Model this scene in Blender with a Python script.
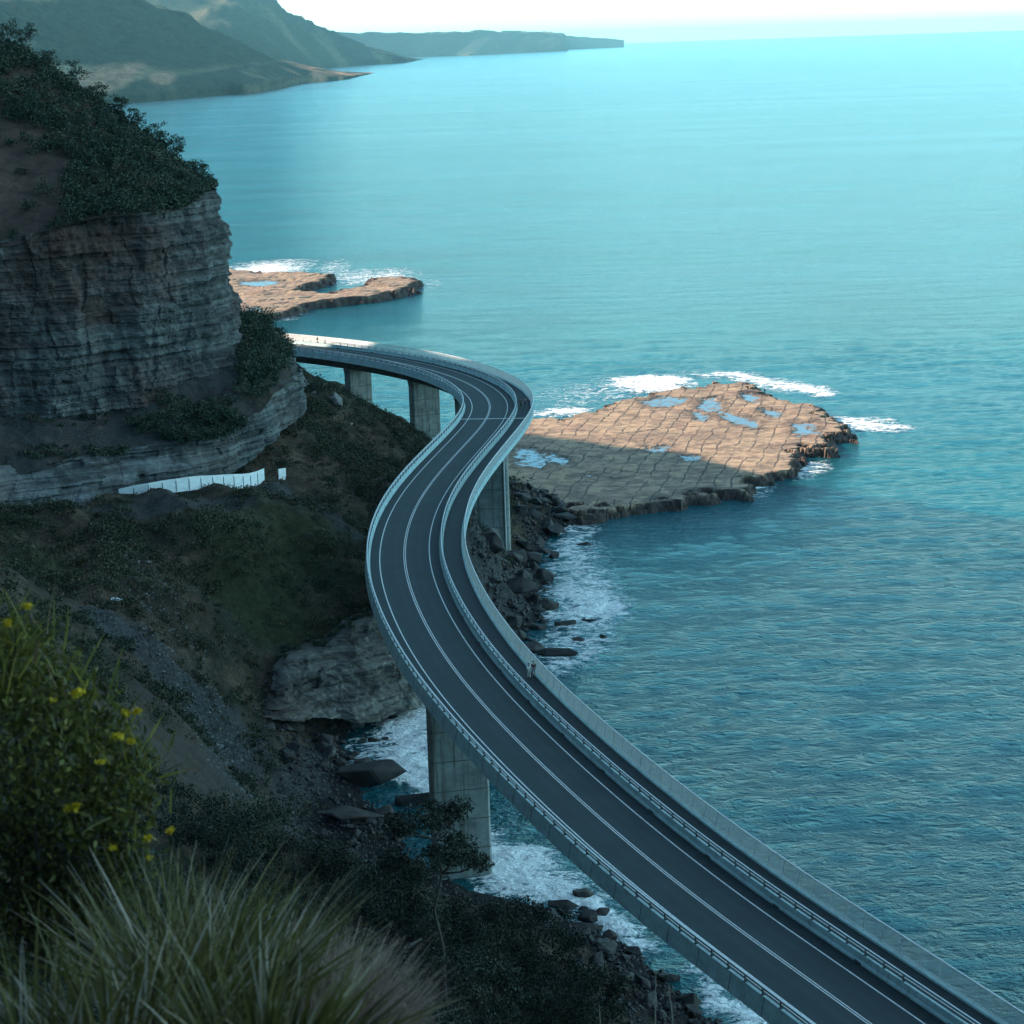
import bpy, bmesh, math, random
import numpy as np
from mathutils import Vector, Matrix

random.seed(7); RNG = np.random.default_rng(7)
for o in list(bpy.data.objects): bpy.data.objects.remove(o)
SC = bpy.context.scene
COL = SC.collection
rad = math.radians

# ------------------------------------------------------------------ camera
FPX = 2200.0; CAMZ = 90.0; DECK = 24.0
ROLL = math.atan(0.0322); CR, SR = math.cos(ROLL), math.sin(ROLL)
PITCH = math.atan((512 - 44.5) * CR / FPX)
cam = bpy.data.cameras.new('camera'); camo = bpy.data.objects.new('camera', cam); COL.objects.link(camo)
cam.sensor_width = 36; cam.lens = FPX / 1024 * 36
cam.clip_start = 0.2; cam.clip_end = 400000
camo.matrix_world = Matrix.Translation((0, 0, CAMZ)) @ Matrix.Rotation(math.pi / 2 - PITCH, 4, 'X') @ Matrix.Rotation(-ROLL, 4, 'Z')
cam.dof.use_dof = True; cam.dof.focus_distance = 300; cam.dof.aperture_fstop = 8.0
SC.camera = camo

# ------------------------------------------------------------------ world, sun, exposure
SUN_EL = rad(22); SUN_DIR = Vector((-math.cos(SUN_EL), 0.204, math.sin(SUN_EL))).normalized()   # towards the sun
W = bpy.data.worlds.new('World'); SC.world = W; W.use_nodes = True
nt = W.node_tree; nt.nodes.clear()
sky = nt.nodes.new('ShaderNodeTexSky'); sky.sky_type = 'NISHITA'; sky.sun_disc = False
sky.sun_elevation = SUN_EL; sky.sun_rotation = rad(77.6); sky.altitude = 50; sky.dust_density = 0.4; sky.air_density = 1.0; sky.ozone_density = 1.5
tintn = nt.nodes.new('ShaderNodeMix'); tintn.data_type = 'RGBA'; tintn.blend_type = 'MULTIPLY'; tintn.inputs[0].default_value = 1.0
tintn.inputs[7].default_value = (0.62, 1.0, 1.0, 1)
bg = nt.nodes.new('ShaderNodeBackground'); bg.inputs[1].default_value = 0.125
wo = nt.nodes.new('ShaderNodeOutputWorld')
tcw = nt.nodes.new('ShaderNodeTexCoord'); sep = nt.nodes.new('ShaderNodeSeparateXYZ'); rmp = nt.nodes.new('ShaderNodeValToRGB')
nt.links.new(tcw.outputs['Generated'], sep.inputs[0]); nt.links.new(sep.outputs[2], rmp.inputs[0]); nt.links.new(rmp.outputs[0], tintn.inputs[7])
rmp.color_ramp.elements[0].position = .012; rmp.color_ramp.elements[0].color = (.85, 1.55, 2.05, 1)
rmp.color_ramp.elements[1].position = .35; rmp.color_ramp.elements[1].color = (.74, .96, .84, 1)
re_ = rmp.color_ramp.elements.new(.045); re_.color = (.24, .86, 1.22, 1)
re_ = rmp.color_ramp.elements.new(.021); re_.color = (.85, 1.45, 1.95, 1)
nt.links.new(sky.outputs[0], tintn.inputs[6]); nt.links.new(tintn.outputs[2], bg.inputs[0]); nt.links.new(bg.outputs[0], wo.inputs[0])
sl = bpy.data.lights.new('sun', 'SUN'); sl.energy = 5.0; sl.angle = rad(0.5); sl.color = (1.0, 0.79, 0.63)
so = bpy.data.objects.new('sun', sl); COL.objects.link(so); so.rotation_euler = (-SUN_DIR).to_track_quat('-Z', 'Y').to_euler()
SC.view_settings.view_transform = 'Standard'; SC.view_settings.look = 'None'; SC.view_settings.gamma = 1.0
SC.view_settings.exposure = 1.45
SC.render.resolution_x = 1024; SC.render.resolution_y = 1024

# ------------------------------------------------------------------ survey helpers: real-world points
def ray(px, py):
    x = px - 512.; y = py - 512.; xr = CR * x - SR * y; yr = SR * x + CR * y
    return xr, FPX * math.cos(PITCH) - yr * math.sin(PITCH), -(FPX * math.sin(PITCH) + yr * math.cos(PITCH))
def PZ(px, py, z):
    d = ray(px, py); t = (z - CAMZ) / d[2]; return (d[0] * t, d[1] * t, z)
def PD(px, py, D):
    d = ray(px, py); t = D / d[1]; return (d[0] * t, D, CAMZ + d[2] * t)

# ------------------------------------------------------------------ noise (numpy)
_perm = np.random.default_rng(3).permutation(256); _perm = np.r_[_perm, _perm, _perm]
_grad = np.random.default_rng(5).normal(size=(256, 3)); _grad /= np.linalg.norm(_grad, axis=1)[:, None]
def noise3(x, y, z):
    x, y, z = np.broadcast_arrays(np.asarray(x, float), np.asarray(y, float), np.asarray(z, float))
    xi = np.floor(x).astype(int); yi = np.floor(y).astype(int); zi = np.floor(z).astype(int)
    xf, yf, zf = x - xi, y - yi, z - zi
    f = lambda t: t * t * t * (t * (t * 6 - 15) + 10)
    u, v, w = f(xf), f(yf), f(zf)
    def g(i, j, k):
        h = _perm[(_perm[(_perm[(xi + i) & 255] + yi + j) & 255] + zi + k) & 255]
        gr = _grad[h]; return gr[..., 0] * (xf - i) + gr[..., 1] * (yf - j) + gr[..., 2] * (zf - k)
    l = lambda a, b, t: a + (b - a) * t
    return l(l(l(g(0,0,0), g(1,0,0), u), l(g(0,1,0), g(1,1,0), u), v), l(l(g(0,0,1), g(1,0,1), u), l(g(0,1,1), g(1,1,1), u), v), w) * 1.6
def fbm(x, y, z=0., octv=4, gain=.5):
    s = 0; a = 1.; f = 1.
    for i in range(octv):
        s = s + a * noise3(np.asarray(x) * f + 17.3 * i, np.asarray(y) * f - 9.1 * i, np.asarray(z) * f + 3.7 * i); a *= gain; f *= 2.03
    return s
def sstep(a, b, x):
    t = np.clip((x - a) / (b - a), 0, 1); return t * t * (3 - 2 * t)

# ------------------------------------------------------------------ object helpers
def link(o, parent=None):
    COL.objects.link(o)
    if parent: o.parent = parent
    return o
def tag(o, label=None, cat=None, group=None, kind=None):
    if label: o['label'] = label
    if cat: o['category'] = cat
    if group: o['group'] = group
    if kind: o['kind'] = kind
    return o
def empty(name, loc=(0, 0, 0), rz=0.):
    o = bpy.data.objects.new(name, None); o.location = loc; o.rotation_euler = (0, 0, rz); return link(o)
def mesh_np(name, V, F, m, parent=None, smooth=False, attrs=None, mats=None, mi=None):
    V = np.asarray(V, np.float32).reshape(-1, 3); me = bpy.data.meshes.new(name)
    if isinstance(F, np.ndarray):
        k = F.shape[1]; n = len(F); fl = F.astype(np.int32).ravel(); st = np.arange(0, n * k, k, dtype=np.int32); tot = np.full(n, k, np.int32)
    else:
        n = len(F); tot = np.array([len(f) for f in F], np.int32); st = np.r_[0, np.cumsum(tot)[:-1]].astype(np.int32); fl = np.array([i for f in F for i in f], np.int32)
    me.vertices.add(len(V)); me.vertices.foreach_set('co', V.ravel())
    me.loops.add(len(fl)); me.loops.foreach_set('vertex_index', fl)
    me.polygons.add(n); me.polygons.foreach_set('loop_start', st); me.polygons.foreach_set('loop_total', tot)
    me.polygons.foreach_set('use_smooth', np.full(n, bool(smooth)))
    for mm in (mats or [m]): me.materials.append(mm)
    if mi is not None: me.polygons.foreach_set('material_index', np.asarray(mi, np.int32))
    if attrs:
        for k_, a in attrs.items():
            a = np.asarray(a, np.float32)
            at = me.attributes.new(k_, 'FLOAT', 'POINT'); at.data.foreach_set('value', a.ravel())
    me.update(calc_edges=True); me.validate()
    o = bpy.data.objects.new(name, me); return link(o, parent)
def grid_faces(nu, nv, off=0):
    i, j = np.meshgrid(np.arange(nu - 1), np.arange(nv - 1), indexing='ij')
    a = (i * nv + j).ravel() + off
    return np.stack([a, a + nv, a + nv + 1, a + 1], 1)
class MB:
    def __init__(s): s.v = []; s.f = []
    def add(s, V, F):
        k = len(s.v); s.v += [tuple(v) for v in V]; s.f += [tuple(i + k for i in f) for f in F]; return s
    def box(s, c, u, v, w):   # centre and three half-vectors
        c, u, v, w = map(Vector, (c, u, v, w))
        P = [c + a * u + b * v + d * w for a in (-1, 1) for b in (-1, 1) for d in (-1, 1)]
        return s.add(P, [(0,1,3,2),(4,6,7,5),(0,4,5,1),(2,3,7,6),(0,2,6,4),(1,5,7,3)])
    def tube(s, pts, rr, n=6, cap=True):
        pts = [Vector(p) for p in pts]; k = len(s.v); up0 = Vector((0, 0, 1))
        for i, p in enumerate(pts):
            t = (pts[min(i + 1, len(pts) - 1)] - pts[max(i - 1, 0)]).normalized()
            a = t.cross(up0 if abs(t.z) < .95 else Vector((1, 0, 0))).normalized(); b = t.cross(a)
            r = float(rr[i] if hasattr(rr, '__len__') else rr)
            for q in range(n):
                th = 2 * math.pi * q / n; s.v.append(tuple(p + r * (math.cos(th) * a + math.sin(th) * b)))
        for i in range(len(pts) - 1):
            for q in range(n):
                s.f.append((k + i * n + q, k + i * n + (q + 1) % n, k + (i + 1) * n + (q + 1) % n, k + (i + 1) * n + q))
        if cap: s.f.append(tuple(k + q for q in range(n))); s.f.append(tuple(k + (len(pts) - 1) * n + q for q in range(n))[::-1])
        return s
    def build(s, name, m, parent=None, smooth=False):
        return mesh_np(name, s.v, s.f, m, parent, smooth)

# ------------------------------------------------------------------ materials
class NT:
    def __init__(s, name):
        s.m = bpy.data.materials.new(name); s.m.use_nodes = True; s.t = s.m.node_tree; s.t.nodes.clear()
        s.out = s.n('ShaderNodeOutputMaterial'); s.b = s.n('ShaderNodeBsdfPrincipled'); s.l(s.b.outputs[0], s.out.inputs[0])
    def n(s, t, **k):
        q = s.t.nodes.new(t)
        for a, v in k.items(): setattr(q, a, v)
        return q
    def l(s, a, b): s.t.links.new(a, b)
    def pos(s, scale=(1, 1, 1), rot=(0, 0, 0)):
        g = s.n('ShaderNodeNewGeometry'); mp = s.n('ShaderNodeMapping'); mp.inputs['Scale'].default_value = scale; mp.inputs['Rotation'].default_value = rot
        s.l(g.outputs['Position'], mp.inputs[0]); return mp.outputs[0]
    def noise(s, vec, scale, detail=5, rough=.55, dist=0., out=0):
        q = s.n('ShaderNodeTexNoise'); q.inputs['Scale'].default_value = scale; q.inputs['Detail'].default_value = detail; q.inputs['Roughness'].default_value = rough; q.inputs['Distortion'].default_value = dist
        s.l(vec, q.inputs['Vector']); return q.outputs[out]
    def ramp(s, fac, stops, interp='LINEAR'):
        q = s.n('ShaderNodeValToRGB'); e = q.color_ramp.elements; q.color_ramp.interpolation = interp
        while len(e) > 1: e.remove(e[-1])
        e[0].position = stops[0][0]; e[0].color = C4(stops[0][1])
        for p, c in stops[1:]: x = e.new(p); x.color = C4(c)
        s.l(fac, q.inputs[0]); return q.outputs[0]
    def mix(s, fac, a, b, mode='MIX'):
        q = s.n('ShaderNodeMix', data_type='RGBA', blend_type=mode)
        for i, v in ((0, fac), (6, a), (7, b)):
            if isinstance(v, (int, float)): q.inputs[i].default_value = v
            elif isinstance(v, tuple): q.inputs[i].default_value = C4(v)
            else: s.l(v, q.inputs[i])
        return q.outputs[2]
    def math(s, op, a, b=None, clamp=False):
        q = s.n('ShaderNodeMath', operation=op, use_clamp=clamp)
        for i, v in ((0, a), (1, b)):
            if v is None: continue
            if isinstance(v, (int, float)): q.inputs[i].default_value = v
            else: s.l(v, q.inputs[i])
        return q.outputs[0]
    def attr(s, name):
        return s.n('ShaderNodeAttribute', attribute_name=name).outputs['Fac']
    def bump(s, h, strength, dist=1., normal=None):
        q = s.n('ShaderNodeBump'); q.inputs['Strength'].default_value = strength; q.inputs['Distance'].default_value = dist
        s.l(h, q.inputs['Height'])
        if normal is not None: s.l(normal, q.inputs['Normal'])
        return q.outputs[0]
    def set(s, col=None, rough=None, normal=None, spec=None, metal=None):
        for k, v in (('Base Color', col), ('Roughness', rough), ('Normal', normal), ('Specular IOR Level', spec), ('Metallic', metal)):
            if v is None: continue
            if isinstance(v, (int, float)): s.b.inputs[k].default_value = v
            elif isinstance(v, tuple): s.b.inputs[k].default_value = C4(v)
            else: s.l(v, s.b.inputs[k])
        return s.m
def C4(c):
    if isinstance(c, (int, float)): return (c, c, c, 1)
    return tuple(c) if len(c) == 4 else (*c, 1)

def rock_mat(name, lo, mid, hi, stain=(0.02, 0.02, 0.02), zs=1.0, streak=.35, bump=.5, sc=1.0, brown=(.16, .085, .05), brownamt=.5):
    t = NT(name)
    strata = t.noise(t.pos((.07 * sc, .07 * sc, .42 * zs)), 1.0, 8, .72, .35)
    thin = t.noise(t.pos((.018, .018, 1.3 * zs)), 1.0, 5, .7, .1)
    strata = t.math('ADD', t.math('MULTIPLY', strata, .55), t.math('MULTIPLY', thin, .45))
    c = t.ramp(strata, [(.37, lo), (.48, mid), (.60, hi), (.66, mid)])
    vert = t.noise(t.pos((.5 * sc, .5 * sc, .06)), 1.0, 6, .7)
    c = t.mix(t.math('MULTIPLY', t.ramp(vert, [(.5, 0.), (.68, 1.)]), streak), c, hi)
    c = t.mix(t.math('MULTIPLY', t.ramp(t.noise(t.pos((.05, .05, .05)), 1.0, 4, .6), [(.45, 0.), (.65, 1.)]), brownamt), c, brown)
    c = t.mix(t.math('MULTIPLY', t.ramp(t.noise(t.pos((.22, .22, .05)), 1.0, 5, .7), [(.36, 1.), (.5, 0.)]), .75), c, lo)
    fine = t.noise(t.pos((1.1, 1.1, 1.4)), 1.0, 6, .75)
    c = t.mix(t.ramp(fine, [(.25, .8), (.45, 0.)]), c, stain)
    n1 = t.bump(t.noise(t.pos((.8, .8, 1.8)), 1.0, 8, .75), bump, 1.6)
    return t.set(c, .9, n1, .25)
M = {}
def mats():
    M['cliff'] = rock_mat('layered_cliff_rock', (.030, .030, .031), (.088, .088, .085), (.21, .21, .20), stain=(.04, .04, .042), streak=.3, brownamt=.85, brown=(.105, .05, .036))
    M['band'] = rock_mat('ledge_rock', (.03, .031, .032), (.085, .09, .09), (.24, .25, .245), stain=(.04, .045, .045), zs=1.5, streak=.35, brownamt=.25)
    M['sandstone'] = t_sand = rock_mat('sandstone', (.022, .02, .017), (.12, .112, .098), (.27, .26, .235), stain=(.035, .03, .026), zs=1.5, streak=.2, brownamt=.4, brown=(.13, .08, .055))
    # platform rock with joints and pools
    t = NT('shore_platform_rock')
    v = t.n('ShaderNodeTexBrick'); mp = t.pos((1, 1, 1), (0, 0, rad(-78)))
    wob = t.mix(.035, mp, t.noise(mp, .12, 3, .5, 0, 1), 'ADD')
    wv = t.n('ShaderNodeVectorMath', operation='ADD'); nz = t.n('ShaderNodeVectorMath', operation='SCALE'); nz.inputs['Scale'].default_value = 3.6
    t.l(t.noise(mp, .09, 4, .6, 0, 1), nz.inputs[0]); t.l(mp, wv.inputs[0]); t.l(nz.outputs[0], wv.inputs[1]); t.l(wv.outputs[0], v.inputs['Vector'])
    v.inputs['Scale'].default_value = .12; v.inputs['Mortar Size'].default_value = .036; v.inputs['Mortar Smooth'].default_value = .6; v.inputs['Brick Width'].default_value = 1.3; v.inputs['Row Height'].default_value = .42
    v.inputs['Color1'].default_value = (.42, .42, .42, 1); v.inputs['Color2'].default_value = (.7, .7, .7, 1); v.inputs['Mortar'].default_value = (0, 0, 0, 1)
    big = t.noise(t.pos((.05, .05, .05)), 1., 5, .6)
    c = t.ramp(big, [(.35, (.25, .165, .11)), (.5, (.43, .30, .185)), (.62, (.37, .235, .155))])
    c = t.mix(t.ramp(t.noise(t.pos((.35, .35, .35)), 1., 6, .7), [(.42, .8), (.56, 0.)]), c, (.15, .10, .07))
    c = t.mix(t.math('MULTIPLY', t.ramp(v.outputs['Color'], [(.05, 1.), (.25, 0.)]), t.ramp(t.noise(t.pos((.08, .08, .08)), 1., 3, .5), [(.38, .08), (.52, .95)])), c, (.055, .042, .034))
    c = t.mix(t.attr('wet'), c, (.045, .028, .022))
    pool = t.math('MULTIPLY', t.attr('pool'), t.ramp(t.noise(t.pos((.5, .5, .5)), 1., 5, .7), [(.40, .25), (.5, 1.)])); c = t.mix(pool, c, (.10, .095, .075))
    r = t.math('SUBTRACT', .85, t.math('MULTIPLY', pool, .72))
    bm_ = t.bump(t.noise(t.pos((.8, .8, .8)), 1., 7, .7), .3, .25)
    t.l(c, t.b.inputs['Base Color']); t.l(r, t.b.inputs['Roughness'])
    mixn = t.mix(pool, bm_, t.n('ShaderNodeNewGeometry').outputs['Normal']); t.l(mixn, t.b.inputs['Normal']); M['platform'] = t.m
    # boulders
    t = NT('boulder_rock'); oi = t.n('ShaderNodeObjectInfo')
    base = t.ramp(oi.outputs['Random'], [(0, (.016, .014, .014)), (.45, (.034, .025, .022)), (.8, (.07, .065, .06)), (1, (.055, .03, .022))])
    tc = t.n('ShaderNodeTexCoord'); c = t.mix(t.ramp(t.noise(tc.outputs['Object'], 2.2, 6, .7), [(.38, 1.), (.6, 0.)]), base, (.014, .012, .012))
    M['boulder'] = t.set(c, .7, t.bump(t.noise(tc.outputs['Object'], 3., 7, .7), .7, .3), .4)
    t = NT('pale_stone'); c = t.ramp(t.noise(t.pos(), .8, 6, .7), [(.35, (.08, .075, .068)), (.6, (.22, .215, .20))]); M['palestone'] = t.set(c, .9, t.bump(t.noise(t.pos(), 1.5, 6, .7), .6, .3))
    t = NT('pebbles_mat'); c = t.ramp(t.noise(t.pos(), 1.3, 6, .9), [(.35, (.010, .009, .009)), (.55, (.032, .026, .024)), (.74, (.17, .16, .15))]); M['pebble'] = t.set(c, .7)
    # hillside
    t = NT('hillside_ground')
    n1 = t.noise(t.pos(), .12, 6, .65); n2 = t.noise(t.pos(), .9, 6, .75)
    c = t.ramp(n1, [(.35, (.032, .026, .019)), (.5, (.078, .053, .038)), (.63, (.15, .098, .068))])
    c = t.mix(t.ramp(n2, [(.4, .8), (.55, 0.)]), c, (.03, .032, .022))
    scree = t.ramp(n2, [(.35, (.05, .05, .052)), (.52, (.13, .13, .13)), (.62, (.38, .38, .37))])
    fine = t.noise(t.pos(), 2.6, 5, .8)
    c = t.mix(t.attr('scree'), c, t.ramp(fine, [(.36, (.025, .024, .025)), (.56, (.075, .073, .072)), (.70, (.26, .26, .25))]))
    c = t.mix(t.attr('gravel'), c, t.ramp(fine, [(.3, (.06, .05, .042)), (.7, (.13, .105, .085))]))
    c = t.mix(t.attr('track'), c, t.ramp(n2, [(.35, (.045, .043, .042)), (.7, (.095, .09, .085))]))
    c = t.mix(t.attr('grass'), c, t.ramp(n2, [(.35, (.024, .026, .013)), (.65, (.062, .062, .028))]))
    c = t.mix(t.attr('wet'), c, (.02, .018, .018))
    M['ground'] = t.set(c, .95, t.bump(t.noise(t.pos(), .8, 8, .75), .8, 1.0), .15)
    t = NT('bare_soil'); c = t.ramp(t.noise(t.pos(), .3, 7, .7), [(.35, (.05, .035, .03)), (.6, (.11, .07, .055))]); M['soil'] = t.set(c, .95, t.bump(t.noise(t.pos(), .5, 7, .7), .8, 1.), .15)
    # sea
    t = NT('sea_water')
    p = t.n('ShaderNodeNewGeometry').outputs['Position']
    h1 = t.noise(t.pos((.9, 1.2, 1), (0, 0, rad(-18))), 1.0, 4, .6, .2)
    h2 = t.noise(t.pos((.34, .46, 1), (0, 0, rad(14))), 1.0, 5, .60, .3)
    h3 = t.noise(t.pos((.03, .09, 1), (0, 0, rad(20))), 1.0, 2, .5, .3)
    ridg = t.math('SUBTRACT', 1.0, t.math('ABSOLUTE', t.math('SUBTRACT', t.math('MULTIPLY', h2, 2.0), 1.0)))
    hh = t.math('ADD', t.math('MULTIPLY', h1, .30), t.math('ADD', t.math('MULTIPLY', ridg, 1.3), t.math('MULTIPLY', h3, 1.8)))
    slick = t.noise(t.pos((.0016, .010, 1), (0, 0, rad(4))), 1.0, 4, .55, .3)
    bq = t.n('ShaderNodeBump'); bq.inputs['Distance'].default_value = 1.0
    t.l(t.math('MULTIPLY', t.ramp(slick, [(.35, .5), (.62, 1.)]), 1.0), bq.inputs['Strength']); t.l(hh, bq.inputs['Height'])
    deep = t.mix(t.ramp(t.noise(t.pos((.012, .02, 1)), 1., 4, .55), [(.35, 0.), (.65, 1.)]), (.001, .068, .088), (.001, .118, .145))
    deep = t.mix(t.ramp(slick, [(.38, .5), (.6, 0.)]), deep, (.001, .045, .060))
    deep = t.mix(t.attr('shallow'), deep, (.01, .11, .13))
    fn0 = t.noise(t.pos((.22, .34, 1), (0, 0, rad(15))), 1.0, 8, .75, 1.6)
    lace = t.math('ABSOLUTE', t.math('SUBTRACT', t.noise(t.pos((.45, .6, 1), (0, 0, rad(30))), 1.0, 6, .7, 1.0), .5))
    fn = t.math('SUBTRACT', t.math('ADD', fn0, .07), t.math('MULTIPLY', lace, .8))
    fm = t.math('ADD', t.attr('foam'), t.math('MULTIPLY', t.math('SUBTRACT', fn, .5), 3.6))
    fmask = t.math('MULTIPLY', t.ramp(fm, [(.36, 0.), (.5, .55), (.80, 1.)]), t.ramp(t.attr('foam'), [(.02, 0.), (.12, 1.)]))
    c = t.mix(fmask, deep, (.90, .92, .92))
    t.set(c, t.math('ADD', .12, t.math('MULTIPLY', fmask, .7)), bq.outputs[0], .32); t.b.inputs['IOR'].default_value = 1.33
    M['sea'] = t.m
    # far hills
    t = NT('forested_hills'); n1 = t.noise(t.pos((.004, .004, .006)), 1., 6, .7); n2 = t.noise(t.pos((.05, .02, .06)), 1., 6, .85)
    c = t.ramp(n2, [(.38, (.012, .022, .018)), (.6, (.05, .065, .045))])
    c = t.mix(t.attr('clear'), c, t.ramp(n2, [(.4, (.11, .12, .06)), (.55, (.28, .22, .14))]))
    c = t.mix(t.attr('rocky'), c, t.ramp(n2, [(.4, (.24, .13, .08)), (.6, (.55, .30, .19))]))
    M['far'] = t.set(c, .95, t.bump(n2, .8, 20.), .1)
    # bridge
    t = NT('asphalt'); n = t.noise(t.pos(), .25, 5, .6); fine = t.noise(t.pos(), 9., 4, .8)
    c = t.ramp(n, [(.32, (.022, .037, .041)), (.66, (.034, .054, .059))]); c = t.mix(t.ramp(fine, [(.4, .35), (.6, 0.)]), c, (.03, .03, .032))
    c = t.mix(t.attr('wheel'), c, (.018, .028, .030))
    M['asphalt'] = t.set(c, .8, t.bump(fine, .2, .02), .35)
    t = NT('shoulder_asphalt'); c = t.ramp(t.noise(t.pos(), 1.2, 6, .7), [(.35, (.009, .015, .018)), (.7, (.020, .031, .035))]); M['shoulder'] = t.set(c, .75, t.bump(t.noise(t.pos(), 9., 4, .8), .2, .02), .35)
    t = NT('concrete'); n = t.noise(t.pos((.5, .5, 1.5)), 1., 7, .7)
    c = t.ramp(n, [(.3, (.26, .36, .37)), (.52, (.36, .50, .51)), (.7, (.42, .58, .59))])
    c = t.mix(t.math('MULTIPLY', t.ramp(t.noise(t.pos((2.2, 2.2, .25)), 1., 5, .7), [(.52, 0.), (.68, 1.)]), .45), c, (.17, .17, .16))
    M['concrete'] = t.set(c, .85, t.bump(n, .2, .05), .3)
    t = NT('pier_concrete'); n = t.noise(t.pos((.35, .35, .5)), 1., 7, .75)
    c = t.ramp(n, [(.3, (.13, .14, .13)), (.5, (.25, .265, .25)), (.68, (.34, .355, .335))])
    c = t.mix(t.math('MULTIPLY', t.ramp(t.noise(t.pos((1.8, 1.8, .09)), 1., 6, .7), [(.50, 0.), (.62, 1.)]), .75), c, (.10, .088, .07))
    z = t.n('ShaderNodeSeparateXYZ'); t.l(t.pos(), z.inputs[0]); fr = t.math('FRACT', t.math('DIVIDE', z.outputs[2], 3.4)); c = t.mix(t.math('LESS_THAN', fr, .03), c, (.09, .085, .075))
    M['pier'] = t.set(c, .9, t.bump(n, .3, .08), .25)
    t = NT('girder_concrete'); c = t.ramp(t.noise(t.pos((.4, .4, 1.)), 1., 6, .7), [(.3, (.10, .10, .095)), (.7, (.2, .2, .19))]); M['girder'] = t.set(c, .9)
    t = NT('line_paint'); c = t.ramp(t.noise(t.pos(), 2.5, 5, .7), [(.3, (.42, .42, .40)), (.6, (.75, .75, .73))]); M['paint'] = t.set(c, .6)
    t = NT('galvanised_steel'); c = t.ramp(t.noise(t.pos(), 3., 4, .6), [(.3, (.45, .46, .46)), (.7, (.62, .63, .63))]); M['steel'] = t.set(c, .45, None, .5, .25)
    t = NT('dark_post_steel'); c = t.ramp(t.noise(t.pos(), 3., 4, .6), [(.3, (.05, .055, .06)), (.7, (.10, .11, .115))]); M['post'] = t.set(c, .5, None, .5, .3)
    t = NT('white_panel_paint'); c = t.ramp(t.noise(t.pos((.8, .8, 2)), 1., 5, .7), [(.3, (.66, .67, .67)), (.6, (.88, .88, .87))]); M['white'] = t.set(c, .6)
    t = NT('rust_stained_sign'); M['signgrey'] = t.set(t.ramp(t.noise(t.pos(), 4., 3), [(.3, (.5, .52, .52)), (.7, (.7, .72, .72))]), .5)
    # plants
    def leafm(name, stops, rough=.7, tr=.0):
        t = NT(name); c = t.ramp(t.attr('tint'), stops); t.set(c, rough, None, .25)
        if tr:
            tl = t.n('ShaderNodeBsdfTranslucent'); t.l(c, tl.inputs[0]); mx = t.n('ShaderNodeMixShader'); mx.inputs[0].default_value = tr
            t.l(t.b.outputs[0], mx.inputs[1]); t.l(tl.outputs[0], mx.inputs[2]); t.l(mx.outputs[0], t.out.inputs[0])
        return t.m
    M['bushleaf'] = leafm('bushland_leaves', [(0, (.022, .035, .022)), (.5, (.045, .062, .038)), (.85, (.075, .085, .05)), (1, (.11, .075, .05))])
    M['scrubleaf'] = leafm('scrub_leaves', [(0, (.022, .030, .016)), (.45, (.045, .052, .025)), (.75, (.085, .072, .042)), (1, (.15, .115, .07))])
    M['darkleaf'] = leafm('dark_shrub_leaves', [(0, (.018, .024, .018)), (.6, (.038, .042, .028)), (1, (.07, .055, .04))])
    M['greenleaf'] = leafm('bright_leaves', [(0, (.026, .026, .010)), (.5, (.12, .11, .02)), (.9, (.26, .21, .04)), (1, (.22, .12, .06))], .55, .25)
    M['strap'] = leafm('strap_leaves', [(0, (.028, .028, .010)), (.35, (.10, .085, .018)), (.6, (.15, .12, .04)), (.8, (.30, .235, .165)), (1, (.44, .36, .29))], .55, .2)
    M['drygrass'] = leafm('dry_grass', [(0, (.07, .045, .033)), (.5, (.22, .135, .105)), (1, (.42, .29, .24))], .8, .2)
    M['tuft'] = leafm('dry_tufts', [(0, (.03, .032, .018)), (.4, (.07, .06, .032)), (.7, (.13, .09, .055)), (1, (.22, .16, .11))])
    M['flower'] = leafm('yellow_petals', [(0, (.45, .29, .01)), (1, (.72, .48, .03))], .6, .2)
    t = NT('bark'); M['bark'] = t.set(t.ramp(t.noise(t.pos(), 3., 5, .7), [(.3, (.03, .025, .02)), (.7, (.11, .09, .075))]), .9)
    t = NT('dead_wood'); M['deadwood'] = t.set(t.ramp(t.noise(t.pos(), 3., 5, .7), [(.3, (.16, .13, .10)), (.7, (.34, .29, .24))]), .9)
mats()

# ================================================================== SETTING
def poly_sdf(X, Y, poly):      # signed distance, positive inside
    poly = np.asarray(poly, float); n = len(poly); D = np.full(X.shape, 1e9); inside = np.zeros(X.shape, bool)
    for i in range(n):
        a = poly[i]; b = poly[(i + 1) % n]; e = b - a; wx = X - a[0]; wy = Y - a[1]
        t = np.clip((wx * e[0] + wy * e[1]) / (e @ e + 1e-12), 0, 1)
        D = np.minimum(D, (wx - t * e[0]) ** 2 + (wy - t * e[1]) ** 2)
        c = ((a[1] > Y) != (b[1] > Y)) & (X < (b[0] - a[0]) * (Y - a[1]) / (b[1] - a[1] + 1e-12) + a[0]); inside ^= c
    D = np.sqrt(D); return np.where(inside, D, -D)
def pxpoly(pts, z=0.): return [PZ(x, y, z)[:2] for x, y in pts]

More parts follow.
